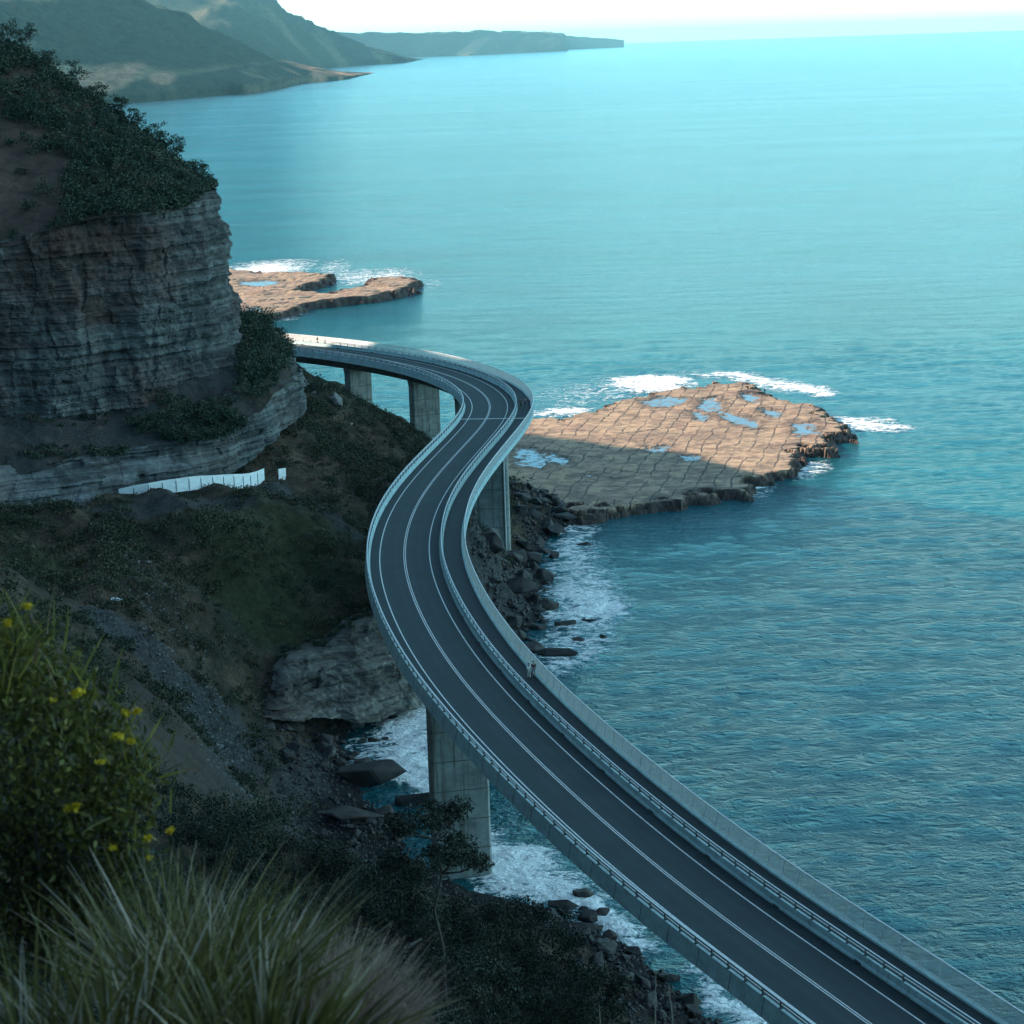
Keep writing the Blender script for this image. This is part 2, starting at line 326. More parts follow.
# ---- sea: one sheet to the horizon, dense where one sees the ripples and the foam
def axis(lo, hi, step, far, k=1.16):
    a = list(np.arange(lo, hi + step, step)); s = step
    while a[-1] < far: s *= k; a.append(a[-1] + s)
    s = step
    while a[0] > -far: s *= k; a.insert(0, a[0] - s)
    return np.array(a)
gx = axis(-70, 140, .8, 80000); gy = axis(150, 620, .8, 80000)
GX, GY = np.meshgrid(gx, gy, indexing='ij')
foam = np.zeros(GX.shape); shal = np.zeros(GX.shape)
def near(poly, pad):
    p = np.array(poly); return np.ix_((gx > p[:, 0].min() - pad) & (gx < p[:, 0].max() + pad), (gy > p[:, 1].min() - pad) & (gy < p[:, 1].max() + pad))
FOAM = [  # outline in the photograph, soft edge in metres, strength
    ([(378,752),(385,728),(400,708),(422,694),(440,704),(440,792),(418,786),(398,778)], 3.0, .95),
    ([(350,750),(372,735),(384,742),(380,762),(352,775),(338,780)], 2.5, .50),
    ([(478,822),(500,842),(528,852),(556,872),(585,888),(610,905),(585,912),(545,902),(515,897),(486,884)], 3.0, .95),
    ([(476,820),(520,850),(560,870),(610,895),(640,930),(600,930),(540,910),(480,895)], 4.0, .4),
    ([(575,518),(590,545),(612,585),(626,600),(615,615),(598,628),(575,636),(556,636),(545,612),(556,588),(558,560),(556,535)], 4.0, .46),
    ([(560,585),(600,590),(622,602),(618,615),(585,620),(565,610)], 4.0, .85),
    ([(545,640),(605,625),(600,655),(565,672),(540,668)], 5.0, .48),
    ([(575,515),(600,512),(592,530),(580,545)], 3.0, .6),
    ([(612,380),(650,374),(688,380),(680,390),(640,392),(618,388)], 5.0, .7),
    ([(698,374),(740,372),(800,384),(832,390),(826,396),(780,390),(740,380)], 5.0, .6),
    ([(835,418),(870,418),(908,428),(890,431),(850,430)], 5.0, .65),
    ([(795,470),(815,462),(822,468),(800,478)], 4.0, .6),
    ([(748,490),(765,484),(770,490),(750,498)], 3.0, .55),
    ([(528,416),(560,408),(590,408),(580,414),(545,416)], 5.0, .65),
    ([(545,390),(610,380),(700,372),(640,398),(560,408)], 16.0, .16),
    ([(226,266),(260,264),(300,266),(290,272),(240,273)], 12.0, .9),
    ([(330,266),(352,272),(372,276),(400,274),(425,284),(380,282),(340,280)], 12.0, .5),
    ([(262,318),(300,308),(300,312),(275,320)], 8.0, .6),
    ([(690,968),(715,980),(740,1000),(760,1020),(745,1024),(705,1000)], 2.0, .95),
    ([(590,890),(625,915),(650,940),(635,945),(600,925),(580,905)], 2.0, .85),
]
for pts, soft, st in FOAM:
    pl = pxpoly(pts); ix = near(pl, soft * 2); X_, Y_ = GX[ix], GY[ix]
    d = poly_sdf(X_ + 2 * noise3(X_ * .15, Y_ * .15, 0), Y_ + 3 * noise3(X_ * .12, Y_ * .12, 9), pl)
    foam[ix] = np.maximum(foam[ix], st * sstep(-soft, soft, d))
for pts, soft, st in [([(380,700),(440,690),(620,850),(700,960),(760,1040),(600,1000),(470,900),(380,780)], 9., .8), ([(545,500),(640,510),(640,600),(600,680),(520,680)], 14., .55), ([(500,370),(640,340),(880,370),(930,440),(850,480),(640,520),(500,440)], 22., .3)]:
    pl = pxpoly(pts); ix = near(pl, soft * 2); shal[ix] = np.maximum(shal[ix], st * sstep(-soft, soft, poly_sdf(GX[ix], GY[ix], pl)))
GZ = np.zeros(GX.shape)
fade = sstep(900, 600, np.hypot(GX, GY))
GZ += fade * (.16 * noise3(GX * .07 + GY * .03, GY * .10 - GX * .02, 0) + .07 * noise3(GX * .28, GY * .36, 5)) + .7 * foam * np.abs(noise3(GX * .35, GY * .35, 2)) + .25 * foam * np.abs(noise3(GX * .9, GY * .9, 4))
sea = mesh_np('sea', np.stack([GX, GY, GZ], -1), grid_faces(len(gx), len(gy)), M['sea'], smooth=True, attrs={'foam': foam, 'shallow': shal}); sea['kind'] = 'structure'

# ---- hillside terrain as an interpolated height surface
CP = []
for a in [  # (px, py, distance) ground points on the slopes one sees
    (0,510,310),(60,502,312),(120,505,312),(200,500,318),(290,472,350),(300,500,325),(240,512,315),(160,520,308),(80,535,302),(0,540,300),
    (320,388,410),(300,386,405),(350,402,410),(370,419,405),(400,444,396),(425,466,390),(330,440,385),(350,470,372),(300,430,375),(380,500,352),(390,560,318),(370,600,307),
    (330,520,335),(300,560,315),(240,560,302),(250,600,298),(300,620,298),(330,632,299),(380,620,304),(400,600,308),
    (0,565,285),(60,600,268),(100,602,266),(150,590,280),(100,640,247),(160,650,260),(200,700,260),(240,740,262),(270,728,270),
    (160,690,234),(200,740,234),(240,790,239),(290,812,250),(170,760,214),(200,800,214),(260,822,226),(300,842,240),
    (210,832,190),(300,872,190),(400,930,184),(450,990,170),(500,945,186),(550,1000,176),(380,1024,140),
    (470,500,352),(440,500,365)]:
    CP.append(PD(*a))
for a in [(330,800,1.2),(370,830,.8),(330,760,1.0),(400,870,1.2),(300,730,1.8),(350,725,.3),(440,900,1.8),(520,912,1.0),(600,940,1.0),(570,975,3.0),(650,1010,1.5),(620,1024,3.0),(740,1030,.2),(690,1005,.6),
          (500,560,2.5),(480,620,2.5),(520,600,.2),(500,650,.2),(485,680,-.3),(545,610,-1.8),(540,540,.3),(545,560,-.6),(540,480,1.4),(500,470,2.0),(470,450,3.0),(575,505,.8),(590,525,-1.5),(515,640,-.5),(440,446,8.5),
          (395,745,-1.5),(420,720,-2),(450,800,-2),(520,840,-2.5),(600,860,-3),(700,940,-3),(560,640,-2),(600,580,-3),(480,720,-3),(640,560,-4),(800,1020,-4),(420,780,-1)]:
    CP.append(PZ(*a))
CP += [(-3,1,88.3),(0,0,88.2),(4,0,87.5),(-2.5,7,86.45),(-1.2,7,86.0),(-.3,7,85.2),(2,7,84.0),(-3,9.5,85.6),(-1,9.5,84.6),(0,10,82.5),(0,15,78),(-3,15,80.5),(-8,8,88),(-10,15,84),(0,25,71.5),(-4,25,75),(-15,30,78),
       (0,50,60),(-12,50,64),(30,50,48),(-40,50,85),(0,75,49),(-18,75,54),(0,100,38.5),(-23,100,44),(-55,100,66),(30,100,16),(-28,125,37),(0,125,29),(-28,150,31),(-10,150,24),(14,140,12),(25,120,9),(50,100,1),(60,60,8),(80,40,2),(100,40,-4),
       (60,140,-4),(40,180,-4),(30,165,-1.5),(22,165,2),(60,240,-5),(30,260,-5),(5,290,-4),(12,330,-4),(40,380,-5),(-60,150,46),(-60,200,48),(-70,250,42),(-90,300,34),(-110,320,30),(-130,400,45),(-130,200,80),(-130,100,110),
       (-45,200,31),(-50,225,28),(-55,250,27),(-100,60,120),(-60,5,115),(-30,5,98),(-130,5,140),(0,-20,92),(40,-20,84),
       (-75,360,28),(-60,340,23),(-80,335,22),(-100,332,23),(-110,350,28),(-60,395,34),(-48,400,32),(-45,430,28),(-60,450,34),(-40,440,24),(-30,455,16),(-18,462,9),(-21,475,9),(-34,484,14),(-38,492,17),(-56,500,20),(-62,510,20),(-80,520,14),(-60,540,3),(-30,510,2),(-8,480,1),(-5,455,1),(4,440,1),
       (-20,540,-4),(20,480,-3),(60,480,-4),(-100,600,-2),(-60,640,-5),(0,600,-5),(60,600,-5),(-130,560,6),(-130,640,4),(-110,480,26)]
CP = np.array(CP)
def rbf_fit(p):
    d = np.hypot(p[:, None, 0] - p[None, :, 0], p[:, None, 1] - p[None, :, 1])
    A = np.zeros((len(p) + 1, len(p) + 1)); A[:-1, :-1] = -d - .35 * np.eye(len(p)) * -1; A[-1, :-1] = A[:-1, -1] = 1
    return np.linalg.solve(A, np.r_[p[:, 2], 0])
RW = rbf_fit(CP)
def ground_base(x, y):
    x = np.asarray(x, float); y = np.asarray(y, float); out = np.full(x.shape, RW[-1])
    for (a, b, _), w in zip(CP, RW[:-1]): out = out - w * np.hypot(x - a, y - b)
    return out
def gully(x, y):   # erosion ribs running downhill
    return fbm(x * .10, y * .05, 0., 4)
def ground(x, y):
    z = ground_base(x, y); x = np.asarray(x, float); y = np.asarray(y, float)
    far = sstep(14, 70, y); hi = sstep(.5, 6, z)
    z = z - far * hi * 1.6 * np.abs(noise3(x * .09 + y * .03, y * .035 - x * .03, 7.)) + far * (.25 + .75 * hi) * (1.7 * fbm(x * .07, y * .05, 1., 4) + .55 * fbm(x * .28, y * .28, 4., 4)) + .05 * fbm(x * 1.3, y * 1.3, 0., 2)
    # eroded scree face: steep ribs
    g = np.exp(-(((x + 37) / 13) ** 2 + ((y - 258) / 17) ** 2)); z = z + g * 1.3 * (np.abs(noise3(x * .22 + y * .06, y * .08 - x * .05, 3)) * -2.2 + .5)
    return z
def axis2(brk):
    a = []
    for lo, hi, st in brk: a += list(np.arange(lo, hi, st))
    return np.array(a + [brk[-1][1]])
tx = axis2([(-135, -70, 1.3), (-70, 35, .55), (35, 110, 1.5)]); ty = axis2([(-20, 0, 2), (0, 14, .3), (14, 60, .9), (60, 180, .8), (180, 420, .6), (420, 560, .9), (560, 660, 2.)])
TX, TY = np.meshgrid(tx, ty, indexing='ij'); TZ = ground(TX, TY)
def blob(px, py, z, rx, ry, X=TX, Y=TY):
    cx, cy, _ = PZ(px, py, z); d = np.hypot((X - cx) / rx, (Y - cy) / ry); return sstep(1.25, .6, d + .35 * fbm(X * .12, Y * .12, 8., 3))
mx = lambda L: np.clip(np.maximum.reduce([blob(*b) for b in L]), 0, 1)
scree = mx([(150,640,20,8,9),(185,680,15,9,10),(215,725,9,8,10),(235,760,6,4,9),(320,790,2,6,22),(310,840,2,8,18),(255,800,7,3,10),(345,560,14,4,7),(500,600,3,9,20),(300,650,9,14,4),(110,610,24,5,4)])
gravel = mx([(200,745,17,8,14),(225,780,12,8,14),(180,720,20,6,9),(240,810,9,7,9)])
track = mx([(240,498,25,16,5),(285,478,25,9,7),(180,508,25,12,3.5),(130,510,25,9,3)])
grass = mx([(285,560,17,9,12),(265,600,15,10,9),(240,550,20,7,8),(325,540,18,5,8),(25,560,25,6,9)])
wet = sstep(1.8, .5, TZ) * sstep(20, 100, TY)
hill = mesh_np('hillside', np.stack([TX, TY, TZ], -1), grid_faces(len(tx), len(ty)), M['ground'], smooth=True,
               attrs={'scree': scree, 'gravel': gravel, 'track': track, 'grass': grass, 'wet': wet}); hill['kind'] = 'structure'

# ---- big escarpment left of the frame: it throws the shade over the cove and the bridge
ex = np.arange(-700, -118, 9.); ey = np.arange(-420, 900, 4.5)
EX, EY = np.meshgrid(ex, ey, indexing='ij')
crest = np.interp(EY, [-420, 300, 400, 444, 465, 495, 507, 518, 524, 530, 537, 560, 600, 700, 900], [230, 210, 150, 122, 108, 94, 91, 89, 83, 72, 64, 44, 30, 22, 8])
ez = np.where(EX > -170, crest * sstep(-112, -172, EX) , crest + (-170 - EX) * np.where(EY < 400, .3, .22)) 
ez = ez * (sstep(-700, -500, EX) * .5 + .5) + 3 * fbm(EX * .01, EY * .01, 0., 3) * sstep(-170, -260, EX) - 3
esc = mesh_np('escarpment', np.stack([EX, EY, ez], -1), grid_faces(len(ex), len(ey)), M['soil'], smooth=True); esc['kind'] = 'structure'

# ---- lofted cliffs
def loft(rows, nu, nv):       # rows x columns of world points, Catmull-Rom resampled
    A = np.array(rows, float)
    def cr(B, n):
        k = len(B); T = np.linspace(0, k - 1, n); i = np.clip(T.astype(int), 0, k - 2); u = (T - i).reshape((-1,) + (1,) * (B.ndim - 1))
        g = lambda j: B[np.clip(i + j, 0, k - 1)]
        p0 = np.where((i == 0).reshape(u.shape), 2 * B[0] - B[1], g(-1)); p3 = np.where((i == k - 2).reshape(u.shape), 2 * B[-1] - B[-2], g(2)); p1, p2 = g(0), g(1)
        return .5 * (2 * p1 + (p2 - p0) * u + (2 * p0 - 5 * p1 + 4 * p2 - p3) * u ** 2 + (3 * p1 - p0 - 3 * p2 + p3) * u ** 3)
    B = cr(A, nv); return np.swapaxes(cr(np.swapaxes(B, 0, 1), nu), 0, 1)     # nv x nu x 3
def strata_disp(G, amp, zs=1., joint=.6, seed=0, tilt=.0):
    du = np.gradient(G, axis=1); n = np.stack([du[..., 1], -du[..., 0], 0 * du[..., 0]], -1); n /= np.linalg.norm(n, axis=-1, keepdims=True) + 1e-9   # horizontal, towards the viewer
    x, y, z = G[..., 0], G[..., 1], G[..., 2] + tilt * G[..., 0]
    zz = (z + .35 * fbm(x * .06, y * .06, seed, 2)) * zs
    lay = sum(a * (_perm[(np.floor(zz * f + o).astype(int)) & 255] / 255. - .5) * 1.0 for a, f, o in ((1., .45, 3), (.7, 1.1, 40), (.35, 2.3, 90)))
    jx = x * .22 + .4 * noise3(x * .1, z * .15, seed); blk = (_perm[(np.floor(jx * 1.6 + np.floor(zz * .45) * 7).astype(int)) & 255] / 255. - .5)
    d = amp * (lay * .72 + joint * blk + 1.6 * fbm(x * .10, y * .10, z * .035 + seed, 4) + .35 * fbm(x * .7, y * .7, z * .9, 3))
    return G + n * d[..., None]
def loft_obj(name, rows, nu, nv, m, amp, label, cat=None, **k):
    G = loft(rows, nu, nv)
    if amp: G = strata_disp(G, amp, **k)
    o = mesh_np(name, G, grid_faces(nv, nu), m, smooth=False); o['kind'] = 'structure'; o['label'] = label
    return o, G
W3 = lambda x, y, z: (x, y, z)
# big cliff
cb = [(-150,398,330),(-60,402,335),(0,407,338),(45,410,340),(90,414,343),(130,406,346),(170,392,351),(205,372,358),(236,345,371)]
ct = [(-150,232,332),(-60,238,338),(0,240,342),(45,228,345),(90,217,349),(130,213,352),(170,210,357),(196,200,364),(213,186,378)]
rows = []
for t in np.linspace(-.06, 1, 6):
    r = []
    for (b, tp) in zip(cb, ct):
        p = np.array(PD(*b)); q = np.array(PD(*tp)); w = p + (q - p) * t; r.append(tuple(w))
    e = r[-1]; zz = e[2]
    q = max(t, 0); r += [(e[0] - 3 , 390, zz - 2 * q), (e[0] - 5, 412, zz - 12 * q), (e[0] - 10, 440, zz - 30 * q), (e[0] - 22, 470, zz - 44 * q)]
    rows.append(r)
cliff, CG = loft_obj('cliff', rows, 420, 190, M['cliff'], 1.25, 'tall grey layered rock face of the headland above the old road', joint=.8)
# scree bench between the two rock bands
bb = [(-150,470,318),(-60,465,322),(0,468,325),(45,466,327),(100,452,333),(150,447,336),(190,439,339),(230,427,344),(260,404,352),(287,382,366)]
bt = [(-150,394,332),(-60,399,337),(0,404,340),(45,407,342),(100,411,345),(140,403,349),(175,388,354),(205,368,361),(232,346,373),(252,331,382)]
rows = []
for t, lift in ((-.06, 0), (0, 0), (.35, .6), (.7, .2), (1, 0), (1.15, .8)):
    r = []
    for b, tp in zip(bb, bt):
        p = np.array(PD(*b)); q = np.array(PD(*tp)); w = p + (q - p) * t; w[2] += lift; r.append(tuple(w))
    e = r[-1]; r += [(e[0] + 1.5, e[1] + 20, e[2] - 3), (e[0] - 3, e[1] + 50, e[2] - 8), (e[0] - 16, e[1] + 90, e[2] - 16)]
    rows.append(r)
G = loft(rows, 260, 70); G[..., 2] += .8 * fbm(G[..., 0] * .15, G[..., 1] * .15, 0., 4)
BENCH = G
bench = mesh_np('scree_bench', G, grid_faces(70, 260), M['ground'], smooth=True, attrs={'scree': sstep(.15, .6, .5 + .6 * fbm(G[..., 0] * .1, G[..., 1] * .1, 3., 3)) * .55, 'track': sstep(.1, .6, .35 + .6 * fbm(G[..., 0] * .08, G[..., 1] * .08, 13., 3))}); bench['kind'] = 'structure'
# lower rock band above the white panels
lb = [(-150,515,312),(-60,508,315),(0,505,318),(45,502,321),(100,499,325),(150,489,330),(190,482,334),(228,470,341),(240,462,347),(266,440,354),(290,420,364)]
lt = [(-150,466,318),(-60,463,322),(0,466,325),(45,464,327),(100,451,332),(150,445,336),(190,437,339),(228,426,344),(248,412,349),(266,397,356),(288,378,367)]
rows = []
for t in (-.12, .0, .33, .66, 1):
    r = []
    for b, tp in zip(lb, lt):
        p = np.array(PD(*b)); q = np.array(PD(*tp)); r.append(tuple(p + (q - p) * t))
    e = r[-1]; r += [(e[0] + .8, e[1] + 15, e[2] - .5), (e[0] - 2, e[1] + 40, e[2] - 2)]
    rows.append(r)
band, BG = loft_obj('lower_rock_band', rows, 380, 44, M['band'], .75, 'low layered rock band behind the white panels of the old road', zs=2.2, seed=5, joint=1.1)
# bushy slope over the cliff
rt = [(-150,-5,405),(-60,18,402),(0,42,400),(45,70,398),(90,101,396),(130,130,393),(165,158,391),(188,176,388),(206,190,384)]
rows = []
for t, lift in ((-.02, 0), (.25, .8), (.6, 1.2), (1, 0)):
    r = []
    for b, tp in zip(ct, rt):
        p = np.array(PD(*b)); q = np.array(PD(*tp)); w = p + (q - p) * t; w[2] += lift - 1.2 * t; r.append(tuple(w))
    e = r[-1]; r += [(e[0] - 3, e[1] + 12, e[2] - 4), (e[0] - 9, e[1] + 38, e[2] - 22), (e[0] - 22, e[1] + 62, e[2] - 45)]
    rows.append(r)
for dy, dz in ((14, -7), (42, -42), (80, -85)):
    rows.append([(x - dy * .12, y + dy, z + (dz if dz < 0 else -1)) for x, y, z in rows[3]])
G = loft(rows, 200, 110); G[..., 2] += .8 * fbm(G[..., 0] * .1, G[..., 1] * .1, 0., 3)
SLOPE = G
head = mesh_np('headland_slope', G, grid_faces(110, 200), M['soil'], smooth=True); head['kind'] = 'structure'
# sandstone wall at the head of the cove
wb = [(242,696,286),(258,702,281),(285,712,276),(320,710,280),(360,712,282),(395,700,289),(420,694,291),(450,676,297),(480,655,306)]
wt = [(243,684,290),(258,678,288),(285,662,287),(320,651,290),(345,636,293),(375,622,296),(402,600,301),(430,590,307),(470,575,315)]
rows = []
for t in (-.15, .0, .3, .55, .8, 1, 1.12):
    r = []
    for b, tp in zip(wb, wt):
        p = np.array(PD(*b)); q = np.array(PD(*tp)); w = p + (q - p) * min(t, 1)
        if t > 1: w = q + np.array([0, 7, .3])
        if t in (.3, .55): w[1] -= 1.8 * (1.0 if t > .4 else .2)      # overhanging middle ledge
        r.append(tuple(w))
    rows.append(r)
wall, WG = loft_obj('sandstone_ledge', rows, 330, 90, M['sandstone'], 1.35, 'pale overhanging sandstone ledge at the head of the rocky cove', joint=.9, zs=1.1, seed=9, tilt=-.08)

# ---- rock platforms
def platform(name, outline, z0, xr, yr, step, pools, wetedge, label):
    pl = pxpoly(outline, z0); x = np.arange(xr[0], xr[1], step); y = np.arange(yr[0], yr[1], step); X, Y = np.meshgrid(x, y, indexing='ij')
    rg = 3.2 if yr[1] > 700 else 1.; Xw = X + 1.8 * rg * fbm(X * .12 / rg, Y * .12 / rg, 0., 4); Yw = Y + 2.8 * rg * 1.5 * fbm(X * .12 / rg, Y * .12 / rg, 7., 4)
    d = poly_sdf(Xw, Yw, pl) + 2.6 * noise3(np.floor(X * .30 + Y * .12) + .3, np.floor(Y * .22 - X * .1) + .3, .5) + 1.2 * noise3(np.floor(X * .7 + Y * .2) + .3, np.floor(Y * .5) + .3, 3.5)
    d2 = d - 1.6 - 1.6 * noise3(np.floor(X * .45) + .3, np.floor(Y * .3) + .3, 8.5) - .8 * fbm(X * .2, Y * .2, 6., 3); h = z0 * (.42 * sstep(-.25, .35, d) + .58 * sstep(-.2, .6, d2)) - 1.5 * sstep(.5, -3, d)
    u, v = X * math.cos(.5) + Y * math.sin(.5), -X * math.sin(.5) + Y * math.cos(.5)
    cell = _perm[(np.floor(u * .14 + .3 * noise3(X * .08, Y * .08, 0)).astype(int) * 13 + np.floor(v * .2 + .3 * noise3(X * .08, Y * .08, 4)).astype(int) * 7) & 255] / 255.
    h = h + sstep(0, 2, d) * (.16 * rg * (cell - .5) + .16 * rg * fbm(X * .06, Y * .06, 2., 3) + .05 * fbm(X * .5, Y * .5, 2., 3))
    edge = sstep(5, 0, d) * sstep(-.5, 1, d); h = h + edge * .25 * np.maximum(fbm(X * .3, Y * .3, 5., 3), -.3)
    pool = np.zeros(X.shape)
    for pts, s in pools: pool = np.maximum(pool, sstep(-s, s * .3, poly_sdf(X + 1.5 * fbm(X * .3, Y * .3, 1., 3), Y + 3 * fbm(X * .3, Y * .3, 3., 3), pxpoly(pts, z0))))
    pool *= sstep(0, 1, d); h = h * (1 - pool) + pool * (z0 - .25)
    rim = np.zeros(X.shape)
    for pts, s in pools: rim = np.maximum(rim, .55 * sstep(-2.5 - s, -s * .5, poly_sdf(X + 1.5 * fbm(X * .3, Y * .3, 1., 3), Y + 3 * fbm(X * .3, Y * .3, 3., 3), pxpoly(pts, z0))))
    weed = .75 * sstep(.1, .6, fbm(X * .09, Y * .09, 21., 4)) * sstep(14, 2, d)
    wet = np.clip(sstep(z0 * .8, z0 * .35, h) + wetedge(X, Y, d) + rim + weed, 0, 1) * (1 - pool)
    keep = d > -6; F = grid_faces(len(x), len(y)); kv = keep.ravel(); F = F[kv[F].any(1)]
    o = mesh_np(name, np.stack([X, Y, h], -1), F, M['platform'], smooth=False, attrs={'pool': pool, 'wet': wet}); o['kind'] = 'structure'; o['label'] = label
    return o
platform('rock_platform', [(480,425),(530,418),(560,416),(590,410),(606,401),(640,396),(662,388),(690,386),(728,381),(757,381),(768,392),(790,398),(822,403),(828,416),(850,424),(850,434),(836,437),(832,446),(806,447),(800,458),(800,466),(788,474),(765,476),(750,478),(748,490),(720,493),(690,498),(650,503),(620,507),(598,512),(578,514),(568,505),(550,508),(538,525),(520,545),(490,560),(470,520),(450,470)],
         1.8, (-25, 100), (400, 610), .45,
         [([(700,398),(718,396),(722,408),(712,412),(698,408)], .8), ([(716,410),(740,415),(762,424),(752,428),(728,420)], .8), ([(790,424),(812,422),(818,432),(800,436)], .8), ([(640,400),(665,396),(690,398),(672,406),(650,407)], 1.), ([(742,392),(760,394),(756,402),(744,400)], .7), ([(688,410),(700,412),(716,420),(700,420)], .6), ([(762,408),(780,410),(776,416),(764,414)], .6), ([(645,446),(668,446),(672,452),(650,452)], .5), ([(680,453),(700,455),(694,461),(682,459)], .5),
          ([(516,446),(532,448),(548,458),(540,468),(520,466)], .8), ([(548,452),(570,458),(565,464),(550,460)], .5), ([(608,476),(622,478),(618,480)], .4), ([(578,474),(590,473),(590,476)], .4)],
         lambda X, Y, d: sstep(3.2, 1.2, d), 'flat jointed rock platform running out into the sea beyond the bridge bend')
platform('far_rock_platform', [(180,270),(230,270),(280,270),(328,273),(326,280),(312,285),(300,287),(292,291),(330,291),(346,287),(362,281),(385,276),(410,277),(422,284),(412,290),(385,294),(350,299),(315,303),(290,309),(262,315),(235,314),(180,314)],
         2.6, (-190, -20), (700, 1060), 1.2, [([(240,281),(270,280),(282,284),(262,286),(244,285)], 2.), ([(248,307),(262,306),(262,310),(248,310)], 1.)],
         lambda X, Y, d: sstep(5, 2, d), 'distant flat brown rock platform beyond the headland')

# ---- far headlands
def far_hill(name, crest_px, shore_px, nu, nv, attrsf, label, rough=1.):
    # crest and shore: (px, py, distance); the body is a solid slope with a back side
    C_ = [PD(*c) for c in crest_px]; S_ = [PZ(x, y, 0) for x, y in shore_px]
    rows = [[(x, y - 0, -2) for x, y, z in S_]]
    for t in (.12, .3, .5, .75, 1.):
        f = t ** 1.0
        rows.append([(s[0] + (c[0] - s[0]) * f, s[1] + (c[1] - s[1]) * f, c[2] * (f ** .8)) for s, c in zip(S_, C_)])
    rows[1] = [(s[0] + (c[0] - s[0]) * .03, s[1] + (c[1] - s[1]) * .03, min(c[2] * .5, 28)) for s, c in zip(S_, C_)]
    rows.append([(x, y * 1.06, z * .9) for x, y, z in C_]); rows.append([(x, y * 1.35, -5) for x, y, z in C_])
    G = loft(rows, nu, nv); k = np.clip(G[..., 2], 0, 200) / 200
    G[..., 2] += rough * k * (45 * fbm(G[..., 0] * .004, G[..., 1] * .0016, 0., 5)) ; G[..., 0] += rough * 12 * fbm(G[..., 1] * .002, G[..., 2] * .01, 3., 3) * (k > 0)
    o = mesh_np(name, G, grid_faces(nv, nu), M['far'], smooth=True, attrs=attrsf(G)); o['kind'] = 'structure'; o['label'] = label
    return o
def PXY(x, y, z):
    Z = z - CAMZ; w = y * math.cos(PITCH) - Z * math.sin(PITCH); xr = FPX * x / w; yr = FPX * (-Z * math.cos(PITCH) - y * math.sin(PITCH)) / w
    return 512 + CR * xr + SR * yr, 512 - SR * xr + CR * yr
def cov1(G):
    x, y, z = G[..., 0], G[..., 1], G[..., 2]
    c = sstep(.1, .5, fbm(x * .004, y * .001, 0., 4) + sstep(185, 240, z) * .9 - .55)
    cx, cy, cz = PD(150, 45, 4650); c = np.maximum(c, sstep(.2, .7, sstep(1.3, .3, np.hypot((x + 850) / 190, (z - 55) / 22)) + .5 * fbm(x * .01, z * .02, 0., 3)))
    r = sstep(1.2, .5, np.hypot((x + 790) / 60, (z - 48) / 26) + .5 * fbm(x * .02, z * .02, 2., 3)); r = np.maximum(r, sstep(6000, 6500, y) * sstep(60, 20, z) * sstep(-.2, .3, fbm(x * .01, y * .004, 0., 3)))
    return {'clear': c, 'rocky': np.maximum(r, sstep(1.3, .5, np.hypot((PXY(x, y, z)[0] - 160) / 15, (PXY(x, y, z)[1] - 77) / 8) + .35 * fbm(x * .02, z * .03, 2., 3)))}
far_hill('near_headland', [(-120,-60,5600),(0,-45,5700),(60,-30,5800),(120,-2,5900),(170,18,6100),(215,38,6350),(255,55,6600),(290,66,6800),(320,72,6900),(345,77,6950)],
         [(-120,125),(0,112),(60,107),(130,103),(180,99),(225,95),(258,93),(300,84),(330,81),(352,79)], 200, 60, cov1, 'hazy wooded headland nearest beyond the cliff, with a bare reddish scar near its shore')
far_hill('middle_headland', [(60,-14,10500),(150,-13,10800),(200,-12,11000),(240,-12,11300),(272,0,11600),(296,20,12000),(320,32,12400),(350,42,13000),(385,53,13600),(405,59,13900)],
         [(60,85),(150,84),(200,82),(240,80),(272,77),(300,73),(325,69),(355,66),(385,64),(406,61.5)], 160, 50, lambda G: {'clear': .5 * sstep(.2, .7, fbm(G[..., 0] * .003, G[..., 1] * .001, 0., 4)), 'rocky': 0 * G[..., 0]}, 'tall blue hazy headland sloping down behind the nearest one')
far_hill('low_headland', [(290,32,21000),(350,33,21000),(420,33,22000),(470,32,23000),(500,31.5,24000),(540,32,25000),(565,34,26000)],
         [(290,58),(350,57),(405,57.5),(440,56),(475,55.5),(520,52.5),(568,51)], 120, 40, lambda G: {'clear': sstep(.0, .5, fbm(G[..., 0] * .001, G[..., 1] * .0004, 0., 4)), 'rocky': 0 * G[..., 0]}, 'long low flat-topped headland on the horizon', .5)
far_hill('distant_point', [(540,34,30000),(570,36,31000),(590,37.5,32000),(612,39,33000),(624,40,34000)], [(540,50),(568,49.4),(590,48.6),(610,47.8),(624,47)], 80, 30, lambda G: {'clear': 0 * G[..., 0], 'rocky': 0 * G[..., 0]}, 'farthest low point of land fading out on the horizon', .3)

# ================================================================== BRIDGE
CTRL = np.array([[-54.03, 503.72], [-39.79, 490.32], [-27.68, 475.76], [-17.73, 460.16], [-10.23, 443.69], [-5.31, 426.59], [-3.06, 409.24], [-3.95, 391.59], [-6.54, 373.52], [-9.47, 355.08], [-12.22, 336.41], [-14.16, 317.63], [-14.93, 298.81], [-14.42, 280.05], [-12.45, 261.38], [-9.55, 242.76], [-5.71, 224.28], [-0.86, 205.97], [4.63, 187.81], [10.68, 169.87], [17.57, 152.3], [25.38, 135.18]])
def bspl(ctrl, n=3000):
    k = len(ctrl); T = np.linspace(0, 1, n) * (k - 3); i = np.clip(T.astype(int), 0, k - 4); u = (T - i)[:, None]
    return (1 - u) ** 3 / 6 * ctrl[i] + (3 * u ** 3 - 6 * u ** 2 + 4) / 6 * ctrl[i + 1] + (-3 * u ** 3 + 3 * u ** 2 + 3 * u + 1) / 6 * ctrl[i + 2] + u ** 3 / 6 * ctrl[i + 3]
core = bspl(CTRL)
